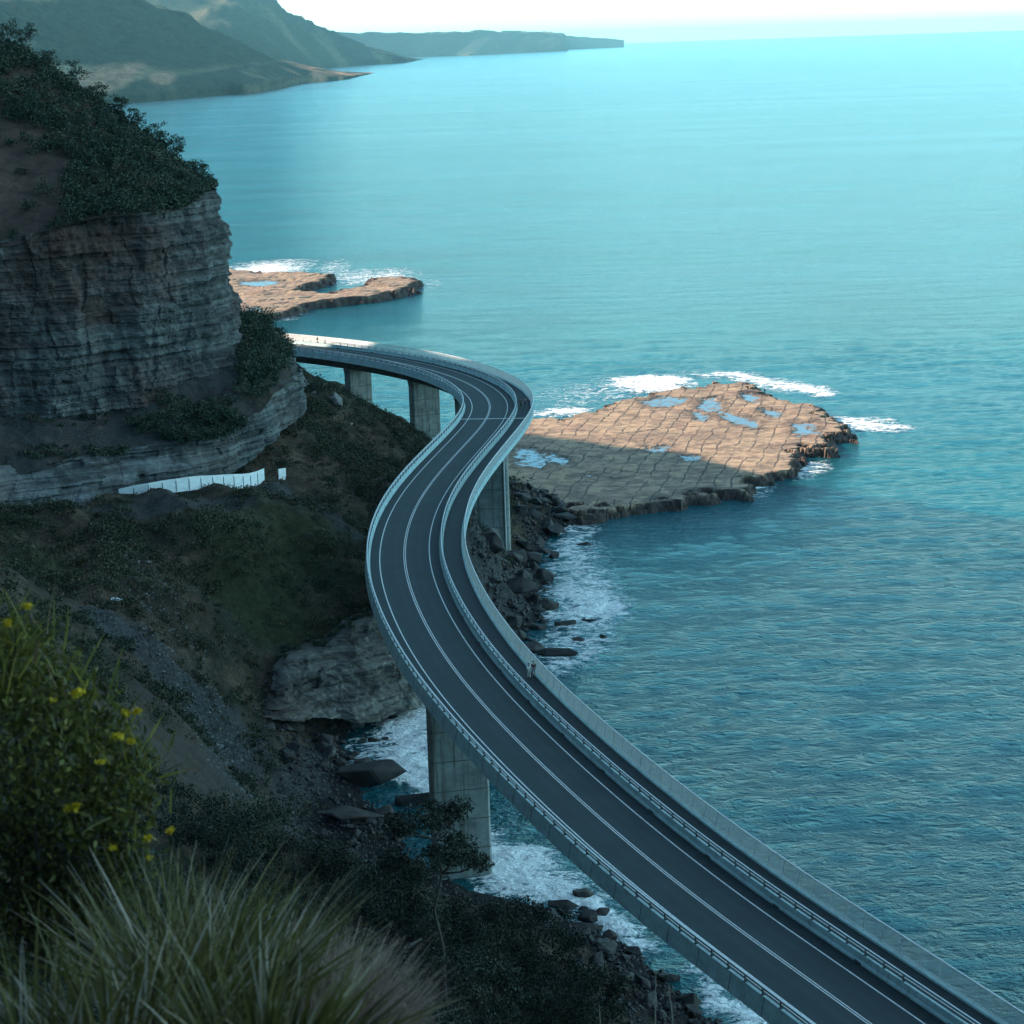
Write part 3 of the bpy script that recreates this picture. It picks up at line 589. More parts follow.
d0 = core[0] - core[8]; d0 /= np.linalg.norm(d0); a0 = math.atan2(d0[1], d0[0])
far_ext = []; p = core[0].copy()
for i in range(44): a0 += rad(.30); p = p + np.array([math.cos(a0), math.sin(a0)]) ; far_ext.append(p.copy())
d1 = core[-1] - core[-30]; d1 /= np.linalg.norm(d1); near_ext = [core[-1] + d1 * k for k in range(1, 75)]
LINE = np.vstack([far_ext[::-1], core, near_ext])
sl_ = np.r_[0, np.cumsum(np.linalg.norm(np.diff(LINE, axis=0), axis=1))]
S0 = sl_[len(far_ext)]                       # arc length where the fitted line starts (s = 0 in the survey)
def at(s):
    s = np.asarray(s, float) + S0; return np.stack([np.interp(s, sl_, LINE[:, 0]), np.interp(s, sl_, LINE[:, 1])], -1)
def frame(s):
    p = at(s); t = at(np.asarray(s) + .6) - at(np.asarray(s) - .6); t /= np.linalg.norm(t, axis=-1, keepdims=True); return p, t, np.stack([-t[..., 1], t[..., 0]], -1)
SA, SB = -S0 + 1, sl_[-1] - S0 - 1
def sweep(name, prof, m, parent, sa=SA, sb=SB, step=1.25, closed=True, smooth=False, attrs=None, caps=True):
    n = max(2, int((sb - sa) / step) + 1); s = np.linspace(sa, sb, n); p, t, nn = frame(s); k = len(prof)
    V = np.array([[(p[i, 0] + o * nn[i, 0], p[i, 1] + o * nn[i, 1], DECK + z) for o, z in prof] for i in range(n)])
    F = [(i * k + j, i * k + (j + 1) % k, (i + 1) * k + (j + 1) % k, (i + 1) * k + j) for i in range(n - 1) for j in range(k if closed else k - 1)]
    if closed and caps: F += [tuple(range(k)), tuple((n - 1) * k + j for j in range(k))[::-1]]
    return mesh_np(name, V, F, m, parent, smooth, attrs(n) if attrs else None)
def rectp(o, z, w, h): return [(o - w / 2, z - h / 2), (o + w / 2, z - h / 2), (o + w / 2, z + h / 2), (o - w / 2, z + h / 2)]
p0 = at(264)
br = empty('bridge', (float(p0[0]), float(p0[1]), 0)); tag(br, 'long S-curved concrete road bridge on tall piers standing in the sea along the cliffs', 'bridge')
BOFF = Vector((float(p0[0]), float(p0[1]), 0))
# the deck body: slab, haunches and box girder
sweep('deck', [(-5.0, -.62), (-5.0, -.30), (-4.55, -.05), (7.9, -.05), (8.05, -.3), (8.05, -.62), (5.6, -.85)], M['concrete'], br)
sweep('girder', [(-2.6, -.70), (5.3, -.86), (4.5, -2.9), (-1.8, -2.9)], M['girder'], br)
def wheel(n):
    a = np.zeros((n, 13)); a[:, [2, 3, 5, 8, 10]] = .45; return {'wheel': a.ravel()}
offs = [-4.5, -3.3, -2.4, -1.7, -1.2, -.7, 0, .8, 1.3, 2.0, 2.6, 3.2, 3.45]
sweep('road_surface', [(o, 0) for o in offs], M['asphalt'], br, closed=False, attrs=wheel, smooth=True)
sweep('road_shoulder', [(3.45, -.004), (4.75, -.004)], M['shoulder'], br, closed=False)
sweep('road_shoulder', [(-4.55, .002), (-3.45, .004)], M['shoulder'], br, closed=False)
sweep('footpath', [(5.15, .0), (7.65, .0)], M['shoulder'], br, closed=False)
for o, w in ((-3.3, .13), (3.3, .13), (-.11, .10), (.11, .10)):
    sweep('edge_line' if abs(o) > 1 else 'centre_line', [(o - w / 2, .012), (o + w / 2, .012)], M['paint'], br, closed=False, step=1.0)
# left barrier
lp = sweep('left_parapet', [(-5.30, -.72), (-4.98, -.72), (-4.72, -.1), (-4.58, 0.0), (-4.66, .25), (-4.76, .72), (-5.02, .72)], M['concrete'], br)
sweep('left_top_rail', rectp(-4.9, 1.30, .17, .14), M['steel'], br); sweep('left_lower_rail', rectp(-4.9, 1.02, .10, .10), M['steel'], br)
# joints between the cast panels of the parapet
for s in np.arange(SA + 30, SB - 40, 4.8):
    jb = MB(); p, t, nn = frame(s); c = (p[0] - 5.155 * nn[0], p[1] - 5.155 * nn[1], DECK - 0.0); jb.box(c, (t[0] * .03, t[1] * .03, 0), (nn[0] * .02, nn[1] * .02, 0), (nn[0] * .136, nn[1] * .136, .70))
    jb.build('panel_joint', M['post'], br)
# median barrier
sweep('median_barrier', [(4.62, -.03), (5.20, -.03), (5.16, .1), (5.10, .70), (4.86, .72), (4.78, .28), (4.64, .12)], M['concrete'], br)
sweep('median_top_rail', rectp(4.98, 1.28, .12, .11), M['steel'], br); sweep('median_lower_rail', rectp(4.98, 1.02, .09, .09), M['steel'], br)
# outer kerb and leaning safety fence
sweep('outer_kerb', [(7.62, -.03), (8.0, -.72), (8.16, -.72), (8.16, .16), (7.64, .16)], M['concrete'], br)
sweep('fence_top_rail', rectp(8.14, 1.62, .09, .08), M['white'], br); sweep('fence_bottom_rail', rectp(7.90, .26, .06, .06), M['steel'], br)
fb = MB(); 
ss = np.arange(SA + 1, SB - 1, .12); P_, T_, N_ = frame(ss)
V = []; F = []
for i in range(len(ss)):
    for (o, z, w) in ((7.90, .22, .030), (8.14, 1.60, .030)):
        x, y = P_[i] + o * N_[i]; tx_, ty_ = T_[i] * w
        V += [(x - tx_, y - ty_, DECK + z), (x + tx_, y + ty_, DECK + z), (x + N_[i][0] * .03, y + N_[i][1] * .03, DECK + z)]
    k = i * 6; F += [(k, k + 1, k + 4, k + 3), (k + 1, k + 2, k + 5, k + 4), (k + 2, k, k + 3, k + 5)]
mesh_np('fence_balusters', V, F, M['steel'], br)
# posts: the hundred nearest of each row as their own parts, the others as one mesh
def post_mesh(kind):
    b = MB()
    if kind == 'left': b.box((0, 0, 1.0), (.06, 0, 0), (0, .055, 0), (0, 0, .29)); b.box((0, 0, .735), (.13, 0, 0), (0, .12, 0), (0, 0, .015)); b.box((0, .09, 1.0), (.02, 0, 0), (0, .04, 0), (0, 0, .27))
    elif kind == 'mid': b.box((0, 0, .99), (.05, 0, 0), (0, .045, 0), (0, 0, .28)); b.box((0, 0, .735), (.11, 0, 0), (0, .10, 0), (0, 0, .015)); b.box((0, .075, .97), (.015, 0, 0), (0, .035, 0), (0, 0, .24))
    else: b.box((0, .11, .97), (.035, 0, 0), (0, .03, 0), (0, .11, .63)); b.box((0, -.02, .34), (.10, 0, 0), (0, .09, 0), (0, 0, .015))
    return b
def posts(kind, name, off, step, mat_):
    src = post_mesh(kind); me = None; rest = MB(); lst = list(np.arange(SA + 1.5, SB - 60, step))[::-1]
    for i, s in enumerate(lst):
        p, t, nn = frame(s); q = Vector((p[0] + off * nn[0], p[1] + off * nn[1], DECK)); sgn = 1
        rot = Matrix(((t[0], nn[0] * sgn, 0), (t[1], nn[1] * sgn, 0), (0, 0, 1))).to_4x4()
        if i < 100:
            if me is None: o = src.build(name, mat_, br); me = o.data
            else: o = bpy.data.objects.new(name, me); link(o, br)
            o.matrix_world = Matrix.Translation(q) @ rot
        else:
            k = len(rest.v); rest.v += [tuple(q + rot @ Vector(v)) for v in src.v]; rest.f += [tuple(a + k for a in f) for f in src.f]
    o = rest.build(name, mat_, br); o['kind'] = 'stuff'
posts('left', 'parapet_post', -4.9, 2.5, M['post']); posts('mid', 'median_post', 4.98, 2.5, M['post']); posts('fence', 'fence_post', 7.92, 2.5, M['steel'])
# expansion joints across the deck
for s in (107.5,):
    jb = MB(); p, t, nn = frame(s)
    for (a, b) in ((-4.5, 4.6), (5.2, 7.6)):
        c = (a + b) / 2; jb.box((p[0] + c * nn[0], p[1] + c * nn[1], DECK + .012), (t[0] * .22, t[1] * .22, 0), (nn[0] * (b - a) / 2, nn[1] * (b - a) / 2, 0), (0, 0, .016))
    jb.build('expansion_joint', M['steel'], br)
# scuppers along the foot of the median barrier
for s in np.arange(SA + 5, SB - 5, 12.):
    sc = MB(); p, t, nn = frame(s); sc.box((p[0] + 4.66 * nn[0], p[1] + 4.66 * nn[1], DECK + .07), (t[0] * .45, t[1] * .45, 0), (nn[0] * .05, nn[1] * .05, 0), (0, 0, .08))
    sc.build('drain_scupper', M['post'], br)
# piers
def pier(s, o0, o1, zb, th=1.1, cap=None):
    p, t, nn = frame(s); t3 = Vector((t[0], t[1], 0)); n3 = Vector((nn[0], nn[1], 0)); c = Vector((p[0], p[1], 0)) + n3 * (o0 + o1) / 2; hw = (o1 - o0) / 2
    V = []; levels = [(zb, 1.0), (DECK - 4.2, 1.0), (DECK - 3.1, 1.06), (DECK - 2.88, 1.06)]; ch = .22; base = []
    for z, k in levels:
        for (a, b) in ((-1, -1 + ch), (-1 + ch * .35, -1), (1 - ch * .35, -1), (1, -1 + ch), (1, 1 - ch), (1 - ch * .35, 1), (-1 + ch * .35, 1), (-1, 1 - ch)):
            V.append(tuple(c + n3 * a * hw * k + t3 * b * th * k + Vector((0, 0, z))))
    F = [(l * 8 + j, l * 8 + (j + 1) % 8, (l + 1) * 8 + (j + 1) % 8, (l + 1) * 8 + j) for l in range(3) for j in range(8)] + [tuple(range(24, 32))]
    o = mesh_np('pier', V, F, M['pier'], br)
    if cap:
        b = MB(); b.box(c + Vector((0, 0, zb - cap / 2 + .1)), n3 * (hw + .7), t3 * (th + .9), Vector((0, 0, cap / 2))); b.build('pile_cap', M['concrete'], o)
    return o, c, t3, n3, hw
pier(9, -1.8, 4.3, 9.0)
pier(35.5, -1.8, 4.6, 8.6, cap=4.0); pier(61, -1.8, 4.4, 0.); 
po, pc, pt, pn, ph = pier(120, -1.2, 5.2, -1.5)
dp = MB(); dp.tube([pc + pn * (ph - .55) + pt * 1.25 + Vector((0, 0, z)) for z in (.5, DECK - 3)], .16, 8); dp.build('drain_pipe', M['steel'], po)
pier(270.5, -3.0, 3.4, -2.0, th=1.2)
# keep the children where they are under the empty
for o in br.children:
    o.matrix_parent_inverse = Matrix.Translation(-BOFF)
bpy.context.view_layer.update()

# ================================================================== BOULDERS
def rock_mesh(seed, flat=.7, n=34):
    r = np.random.default_rng(seed); bm = bmesh.new()
    P = r.normal(size=(n, 3)); P /= np.linalg.norm(P, axis=1)[:, None]; P *= r.uniform(.8, 1.1, (n, 1)); P *= np.array([1, r.uniform(.65, .9), flat])
    for p in P: bm.verts.new(p)
    res = bmesh.ops.convex_hull(bm, input=bm.verts); bmesh.ops.delete(bm, geom=list({v for v in bm.verts if not v.link_faces}), context='VERTS')
    bmesh.ops.bevel(bm, geom=list(bm.edges), offset=.045, segments=1, affect='EDGES', profile=.6)
    bmesh.ops.recalc_face_normals(bm, faces=bm.faces)
    me = bpy.data.meshes.new('boulder'); bm.to_mesh(me); bm.free(); me.materials.append(M['boulder']); me.polygons.foreach_set('use_smooth', np.zeros(len(me.polygons), bool)); return me
ROCKS = [rock_mesh(40 + i, .55 + .05 * (i % 5), 10 + 2 * (i % 4)) for i in range(10)]
def boulder(x, y, z, size, label, group=None, seed=0, sx=1., flat=1., rz=None, name='boulder', mat_=None):
    r = random.Random(seed + int(x * 31 + y * 17)); me = ROCKS[r.randrange(len(ROCKS))]
    if mat_: me = me.copy(); me.materials.clear(); me.materials.append(mat_)
    o = bpy.data.objects.new(name, me); link(o); o.location = (x, y, z); o.rotation_euler = (r.uniform(-.3, .3), r.uniform(-.3, .3), r.uniform(0, 6.28) if rz is None else rz)
    o.scale = (size * sx, size, size * flat); tag(o, label, 'boulder', group); return o
def inpoly(x, y, p):
    c = False
    for i in range(len(p)):
        a, b = p[i], p[i - 1]
        if (a[1] > y) != (b[1] > y) and x < (b[0] - a[0]) * (y - a[1]) / (b[1] - a[1]) + a[0]: c = not c
    return c
def scatter(poly_px, n, smin, smax, label, group, seed, power=2.2, mind=.55):
    P = pxpoly(poly_px, 1.); xs = [p[0] for p in P]; ys = [p[1] for p in P]; r = random.Random(seed); placed = []; tries = 0
    while len(placed) < n and tries < n * 60:
        tries += 1; x = r.uniform(min(xs), max(xs)); y = r.uniform(min(ys), max(ys))
        if not inpoly(x, y, P): continue
        s = smin + (smax - smin) * r.random() ** power
        if any((x - a) ** 2 + (y - b) ** 2 < ((s + q) * mind) ** 2 for a, b, q in placed): continue
        placed.append((x, y, s)); g = max(float(ground(x, y)), -.5)
        boulder(x, y, g + s * .18, s, label, group, seed)
G1, G2, G3, G4 = 'boulders in the rocky cove', 'dark boulders along the shore below the bridge bend', 'boulders on the shore under the near end of the bridge', 'boulders washed by surf beyond the far pier'
for (px, py, s, sx, fl, lab) in [
    (366, 778, 4.8, 1.25, .6, 'largest black flat-topped boulder lying in the cove beside the white surf'), (416, 800, 3.0, 1.0, .9, 'black upright boulder standing against the near bridge pier in the cove'),
    (352, 820, 3.0, 1.4, .6, 'long dark boulder on the near side of the cove below the largest flat one'), (385, 812, 1.5, 1.1, .8, 'brown boulder between the two black ones in the cove'), (322, 776, 1.3, 1., .9, 'rounded dark boulder left of the largest flat one in the cove'),
    (584, 543, 1.4, 1.3, .7, 'lone dark boulder standing in the surf off the tip of the boulder shore'), (556, 652, 2.6, 1.6, .45, 'long flat dark boulder lowest in the surf behind the bridge fence'), (530, 648, 2.2, 1.2, .6, 'flat dark boulder beside the bridge fence, touching the long flat one'),
    (574, 638, 1.3, 2.0, .4, 'low bar-shaped boulder awash in the foam above the long flat boulder'), (603, 635, .9, 1., .9, 'outermost small dark boulder in the foam off the boulder shore'), (577, 605, .6, 1., .9, 'tiny dark boulder poking out of the brightest foam'), (590, 618, 1.2, 1.4, .5, 'low dark boulder at the edge of the brightest foam'),
    (566, 622, 2.0, 1.1, .8, 'squat brown boulder at the end of the boulder shore in the foam'), (548, 606, 2.6, 1., .9, 'big angular boulder at the seaward end of the boulder shore'), (516, 606, 3.8, 1.1, .9, 'big pale-faced boulder leaning on the shore behind the bridge fence'), (500, 640, 3.6, 1., .8, 'dark red-brown boulder half hidden behind the curved bridge fence'),
    (489, 585, 4.2, 1.2, .8, 'huge smooth grey boulder directly below the pier at the bridge bend'), (512, 572, 3.0, .9, 1.0, 'tall grey boulder at the right foot of the pier at the bridge bend'), (566, 520, 2.6, 1.2, .7, 'wedge-shaped dark boulder where the rock platform meets the surf'), (556, 534, 2.4, 1., 1., 'upright dark boulder just below the wedge-shaped one at the platform foot'),
    (582, 893, 1.5, 1.1, .8, 'reddish boulder topping the pile in the surf beside the near bridge parapet'), (562, 903, 1.7, 1.2, .8, 'big black boulder at the left end of the pile by the near parapet'), (598, 912, 1.5, 1., .8, 'black boulder behind the reddish one against the near bridge parapet'),
    (575, 925, 1.9, 1.7, .4, 'flat grey-green slab lying below the boulder pile near the bridge parapet')]:
    x, y, z = PZ(px, py, .4); boulder(x, y, max(float(ground(x, y)), -.2) + s * fl * .35, s, lab, None, 3, sx, fl, rz=random.uniform(-.4, .4))
scatter([(275,712),(330,704),(400,712),(385,735),(372,760),(330,790),(300,800),(270,760)], 70, .6, 2.1, 'dark weathered boulder among many strewn over the head of the rocky cove', G1, 11, 1.7, .5)
scatter([(320,790),(380,800),(430,830),(430,890),(380,880),(320,850)], 34, .6, 1.7, 'dark weathered boulder among many strewn over the head of the rocky cove', G1, 12, 1.7, .5)
scatter([(512,490),(560,500),(578,520),(560,545),(545,575),(560,600),(530,640),(505,660),(480,620),(490,570),(512,560)], 84, .9, 3.0, 'dark angular boulder among many heaped along the shore below the bridge bend', G2, 13, 1.6, .5)
scatter([(540,560),(575,575),(585,620),(570,650),(535,660),(530,610)], 14, .4, 1.1, 'small dark boulder among several standing in the surf off the boulder shore', G4, 14)
scatter([(500,895),(560,895),(610,900),(650,945),(700,990),(750,1024),(620,1030),(560,970),(510,930)], 78, .5, 1.7, 'dark boulder among many on the shore beneath the near end of the bridge', G3, 15, 2.2, .5)
# loose stones nobody could count
def stones(name, poly_px, n, smin, smax, label, cat, mat_, seed, zr=1.):
    P = pxpoly(poly_px, zr); xs = [p[0] for p in P]; ys = [p[1] for p in P]; r = np.random.default_rng(seed); V = []; F = []
    base = np.array([(1,0,0),(-1,0,0),(0,1,0),(0,-1,0),(0,0,.8),(0,0,-.8)], float); fc = [(0,2,4),(2,1,4),(1,3,4),(3,0,4),(2,0,5),(1,2,5),(3,1,5),(0,3,5)]
    pts = [(x, y) for x, y in zip(r.uniform(min(xs), max(xs), n * 3), r.uniform(min(ys), max(ys), n * 3)) if inpoly(x, y, P)][:n]
    g = ground(np.array([p[0] for p in pts]), np.array([p[1] for p in pts]))
    for (x, y), z in zip(pts, g):
        if z < -.4: continue
        s = smin + (smax - smin) * r.random() ** 3; k = len(V); R = Matrix.Rotation(r.uniform(0, 6.3), 3, 'Z') @ Matrix.Rotation(r.uniform(-.6, .6), 3, 'X')
        V += [tuple(np.array((x, y, z + s * .2)) + s * np.array(R @ Vector(b * r.uniform(.6, 1.2)))) for b in base]; F += [tuple(i + k for i in f) for f in fc]
    o = mesh_np(name, V, F, mat_); tag(o, label, cat, None, 'stuff')
stones('cove_shingle', [(255,730),(300,705),(380,715),(400,760),(440,840),(470,900),(420,900),(330,860),(280,830),(255,780)], 3600, .08, .5, 'loose shingle and cobbles covering the floor of the rocky cove', 'shingle', M['pebble'], 1)
stones('shore_shingle', [(480,900),(560,905),(620,920),(680,980),(760,1030),(600,1040),(520,960)], 3600, .06, .38, 'cobbles and shingle on the shore beneath the near end of the bridge', 'shingle', M['pebble'], 2)
stones('bend_rubble', [(500,470),(560,492),(578,520),(555,560),(560,610),(520,660),(470,640),(480,560),(510,520)], 2400, .12, .8, 'broken rubble filling the gaps of the boulder shore below the bridge bend', 'rubble', M['pebble'], 3)
stones('scree_stones', [(100,592),(150,600),(205,640),(250,700),(272,745),(250,770),(215,740),(165,690),(125,640)], 2200, .07, .36, 'pale broken stones scattered down the eroded scree face', 'stones', M['palestone'], 4, 15.)
stones('gravel_stones', [(160,690),(230,720),(290,800),(260,830),(200,780)], 1200, .06, .32, 'small stones lying on the brown gravel fan', 'stones', M['palestone'], 5, 12.)
def on_ground(px, py, D0):
    # walk along the sight line to the slope
    lo = D0 * .8
    for k in range(400):
        D = lo + k * .5 * (D0 / 200); p = PD(px, py, D)
        if float(ground(p[0], p[1])) >= p[2]: return p
    return PD(px, py, D0)
for (px, py, s, sx, fl, lab, m_) in [(337, 404, 2.4, .6, 1.5, 'tall grey boulder standing on the hill crest near the far bridge piers', 'palestone'), (349, 420, .9, 1.2, .4, 'small white slab on the hillside just below the tall grey boulder', 'white'), (311, 389, .8, 1.6, .4, 'small pale slab on the hill crest left of the tall grey boulder', 'palestone'), (115, 597, 1.0, 1.1, .5, 'small white slab lying alone on the dark slope above the scree', 'white')]:
    p = on_ground(px, py + 5, 380 if px > 200 else 265); boulder(p[0], p[1], p[2] + s * fl * .4, s, lab, None, 5, sx, fl, rz=.3, mat_=M[m_])

# ================================================================== OLD ROAD: white panels
def panel_run(pts_px, name, label, h, n):
    L = np.array([PZ(x, y, 24.6)[:2] for x, y in pts_px]); d = np.r_[0, np.cumsum(np.linalg.norm(np.diff(L, axis=0), axis=1))]; q = lambda s: np.array([np.interp(s, d, L[:, 0]), np.interp(s, d, L[:, 1])])
    hs = np.interp(np.linspace(0, 1, n + 1), *h); c0 = q(0); g0 = 24.4
    gs_ = np.array([float(np.mean([ground(*(q(d[-1] * k_ / 30) + np.array([0, w_]))) for w_ in (-2, -1, 0)])) for k_ in range(31)]) - g0; gs_ = np.convolve(np.pad(gs_, 6, 'edge'), np.ones(13) / 13, 'valid'); GB = lambda s_: float(np.interp(s_ / d[-1] * 30, range(31), gs_))
    root = empty(name, (c0[0], c0[1], g0)); tag(root, label, 'fence')
    for i in range(n):
        a, b = q(d[-1] * i / n), q(d[-1] * (i + 1) / n); t = (b - a) / np.linalg.norm(b - a); a = a + t * .012; b = b - t * .012; nn = np.array([t[1], -t[0]]) * .05; gd = [GB(d[-1] * (i + e_) / n) for e_ in (0, 1)]; z0 = g0 - .3
        ha, hb_ = hs[i] , hs[i + 1]
        V = [(*(p + s_ * nn), z) for p, hh, gg_ in ((a, ha, gd[0]), (b, hb_, gd[1])) for s_ in (-1, 1) for z in (z0 + gg_, g0 + hh + .45 + gg_)]
        V = [(v[0] - c0[0], v[1] - c0[1], v[2] - g0) for v in V]
        mesh_np('panel', V, [(0,1,3,2),(4,6,7,5),(0,4,5,1),(2,3,7,6),(1,5,7,3),(0,2,6,4)], M['white'], root)
        MB().box((b[0] + t[0] * .05 - c0[0] + nn[0] * 1.6, b[1] + t[1] * .05 - c0[1] + nn[1] * 1.6, hs[i + 1] / 2 + gd[1]), (t[0] * .04, t[1] * .04, 0), (nn[0] * .6, nn[1] * .6, 0), (0, 0, hs[i + 1] / 2 + .1)).build('panel_post', M['post'], root)
panel_run([(119,499),(150,497),(185,492),(215,486),(240,480),(264,471)], 'panel_fence', 'long row of white panels bounding the abandoned road at the foot of the rock band', ([0, .2, .5, .8, 1], [.25, 1.25, 1.5, 1.55, 1.7]), 13)
panel_run([(278,465),(285,461)], 'panel_fence', 'short white panel standing apart at the right end of the abandoned road', ([0, 1], [1.2, 1.3]), 1)

# ================================================================== VEGETATION
def leaf_quads(C, size, up=0., seed=0, tint=None, asp=.55):
    r = np.random.default_rng(seed); n = len(C); a = r.normal(size=(n, 3)); a[:, 2] += up; a /= np.linalg.norm(a, axis=1)[:, None] + 1e-9
    b = np.cross(a, r.normal(size=(n, 3))); b /= np.linalg.norm(b, axis=1)[:, None] + 1e-9
    s = (size if np.ndim(size) else np.full(n, size)) * r.uniform(.6, 1.3, n); A = a * s[:, None] * .5; B = b * (s * asp * .5)[:, None]
    V = np.stack([C - A, C + B, C + A, C - B], 1).reshape(-1, 3); F = np.arange(n * 4).reshape(-1, 4)
    t = tint if tint is not None else r.random(n); return V, F, np.repeat(np.clip(t, 0, 1), 4)
def clump_points(c, rx, rz, n, r, sub=6):     # lumpy shell-weighted cloud
    cs = r.normal(size=(sub, 3)); cs /= np.linalg.norm(cs, axis=1)[:, None]; cs[:, 2] = np.abs(cs[:, 2]) * .9 - .1; cs *= .55
    k = r.integers(0, sub, n); d = r.normal(size=(n, 3)); d /= np.linalg.norm(d, axis=1)[:, None]; d *= (r.random((n, 1)) ** .45) * .52
    p = cs[k] + d; return np.asarray(c) + p * np.array([rx, rx, rz])
def cloud_mesh(name, items, per, leaf, m, seed, parent=None, attr_jit=.25):   # items: (x, y, z, rx, rz, tint)
    r = np.random.default_rng(seed); Cs = []; Ts = []
    for (x, y, z, rx, rz, t) in items:
        n = int(per * (rx ** 1.3)) + 12; Cs.append(clump_points((x, y, z), rx, rz, n, r)); Ts.append(t + attr_jit * r.normal(size=n))
    C = np.vstack(Cs); T = np.concatenate(Ts); V, F, tt = leaf_quads(C, leaf, 0, seed, T)
    return mesh_np(name, V, F, m, parent, attrs={'tint': tt})
def look(A, x, y):
    i = np.clip(np.searchsorted(tx, x), 0, len(tx) - 1); j = np.clip(np.searchsorted(ty, y), 0, len(ty) - 1); return A[i, j]
def projpx(x, y, z):
    Z = z - CAMZ; w = y * math.cos(PITCH) - Z * math.sin(PITCH); xr = FPX * x / w; yr = FPX * (-Z * math.cos(PITCH) - y * math.sin(PITCH)) / w
    return 512 + CR * xr + SR * yr, 512 - SR * xr + CR * yr
r = np.random.default_rng(21)
# scrub over the hillside
N = 19000; X = r.uniform(-95, 15, N); Y = r.uniform(90, 470, N); Z = ground(X, Y); pl_ = np.array([PZ(a, b, 24.4)[:2] for a, b in [(119,499),(150,497),(185,492),(215,486),(240,480),(264,471),(285,462)]])
bare = np.maximum.reduce([look(A, X, Y) for A in (scree, gravel, track)] + [1.2 * (np.hypot(X - np.interp(k_, range(7), pl_[:, 0]), Y + 3 - np.interp(k_, range(7), pl_[:, 1])) < 6.5) for k_ in np.linspace(0, 6, 24)]); gr = look(grass, X, Y)
dens = sstep(-.25, .35, fbm(X * .035, Y * .03, 0., 4)) * .5 + .55; px_, py_ = projpx(X, Y, Z)
keep = (Z > 4.5) & (r.random(N) < dens * (1 - bare * .9) * (1 - .4 * gr)) & (px_ > -60) & (px_ < 720) & (py_ < 1090)
items = []; tintf = .35 + .45 * fbm(X * .03, Y * .03, 11., 3)
for i in np.where(keep)[0]:
    rx = (.5 + 1.7 * r.random() ** 1.8) * (1.2 if dens[i] > .6 else .85); items.append((X[i], Y[i], Z[i] + rx * .12, rx, rx * .75, tintf[i]))
print('scrub', len(items))
o = cloud_mesh('hillside_scrub', [q for q in items if q[1] > 205], 62, .34, M['scrubleaf'], 1); tag(o, 'low dark coastal scrub and dry bushes covering the slope under the cliff', 'scrub', None, 'stuff')
o = cloud_mesh('near_slope_scrub', [q for q in items if q[1] <= 205], 125, .26, M['darkleaf'], 2); tag(o, 'dense dark scrub covering the nearer slope above the shore', 'scrub', None, 'stuff')
N = 26000; X = r.uniform(-95, 15, N); Y = r.uniform(120, 470, N); Z = ground(X, Y); pX, pY = projpx(X, Y, Z); gk = (Z > 3.5) & (pX > -40) & (pX < 700) & (pY < 1060) & (r.random(N) > .7 * look(track, X, Y)) & (r.random(N) > .6 * look(gravel, X, Y)) & (r.random(N) < sstep(-.6, .3, fbm(X * .06, Y * .06, 30., 3)))
X, Y, Z = X[gk], Y[gk], Z[gk]; q_ = 5; cc = np.repeat(np.stack([X, Y, Z + .18], 1), q_, 0) + r.normal(size=(len(X) * q_, 3)) * np.array([.35, .35, .1])
V, F, tt = leaf_quads(cc, .62, 1.6, 31, np.repeat(.3 + .5 * fbm(X * .05, Y * .05, 17., 3), q_) + .3 * r.random(len(cc)), .28); o = mesh_np('hillside_grass', V, F, M['tuft'], attrs={'tint': tt}); tag(o, 'dry brown and olive grass tufts over the slope under the cliff', 'grass', None, 'stuff')
# bushland on the headland top
px_, py_ = projpx(SLOPE[..., 0], SLOPE[..., 1], SLOPE[..., 2]); cand = np.argwhere((px_ > -60) & (px_ < 225) & (SLOPE[..., 2] > 35) & (SLOPE[..., 1] < 440))
sx_, sy_, sz_ = PD(12, 185, 352); items = []
for i, j in cand[r.permutation(len(cand))[:2300]]:
    x, y, z = SLOPE[i, j]; qx_ = projpx(x, y, z)[0]; kq = 1 - .55 * float(sstep(170, 205, qx_))
    if qx_ > 214: continue
    d = math.hypot((projpx(x, y, z)[0] - 15) / 52, (projpx(x, y, z)[1] - 190) / 62)
    if d < 1 + .25 * float(noise3(x * .15, z * .15, 0)) and r.random() < .93: continue
    rx = r.uniform(1.0, 2.5) * kq; items.append((x, y, z + rx * .45, rx, rx * r.uniform(.8, 1.25), .38 + .22 * float(noise3(x * .08, y * .08, z * .08)) + (r.random() < .06) * .5))
print('bushland', len(items))
o = cloud_mesh('headland_bushland', items, 62, .46, M['bushleaf'], 3, None, .32); tag(o, 'dense dark bushland covering the slope on top of the cliff', 'bushland', None, 'stuff')
# bushes on the bench
px_, py_ = projpx(BENCH[..., 0], BENCH[..., 1], BENCH[..., 2]); items = []
for (cx, cy, ax, ay, n, rm) in [(262,350,28,36,300,1.9),(190,426,50,16,200,1.4),(255,385,16,14,60,1.1),(215,412,22,10,60,1.2),(70,452,60,7,60,.9),(60,420,60,8,30,.7),(150,400,45,6,40,.9)]:
    c = np.argwhere((((px_ - cx) / ax) ** 2 + ((py_ - cy) / ay) ** 2 < 1) & (BENCH[..., 1] < 400))
    for i, j in c[r.integers(0, len(c), n)]:
        x, y, z = BENCH[i, j]; rx = (.4 + .8 * r.random() ** 2) * rm; items.append((x + r.normal() * .8, y - 1.5 * r.random(), z + rx * (.2 + .5 * r.random()), rx, rx * r.uniform(.7, 1.2), .15 + .6 * r.random() ** 2))
for q_ in range(90):
    i_, j_ = r.integers(78, 88), r.integers(10, 230); x, y, z = WG[i_, j_]; rx = .3 + .7 * r.random() ** 2; items.append((x, y + .6, z + rx * .3, rx, rx * .6, .3 + .5 * r.random()))
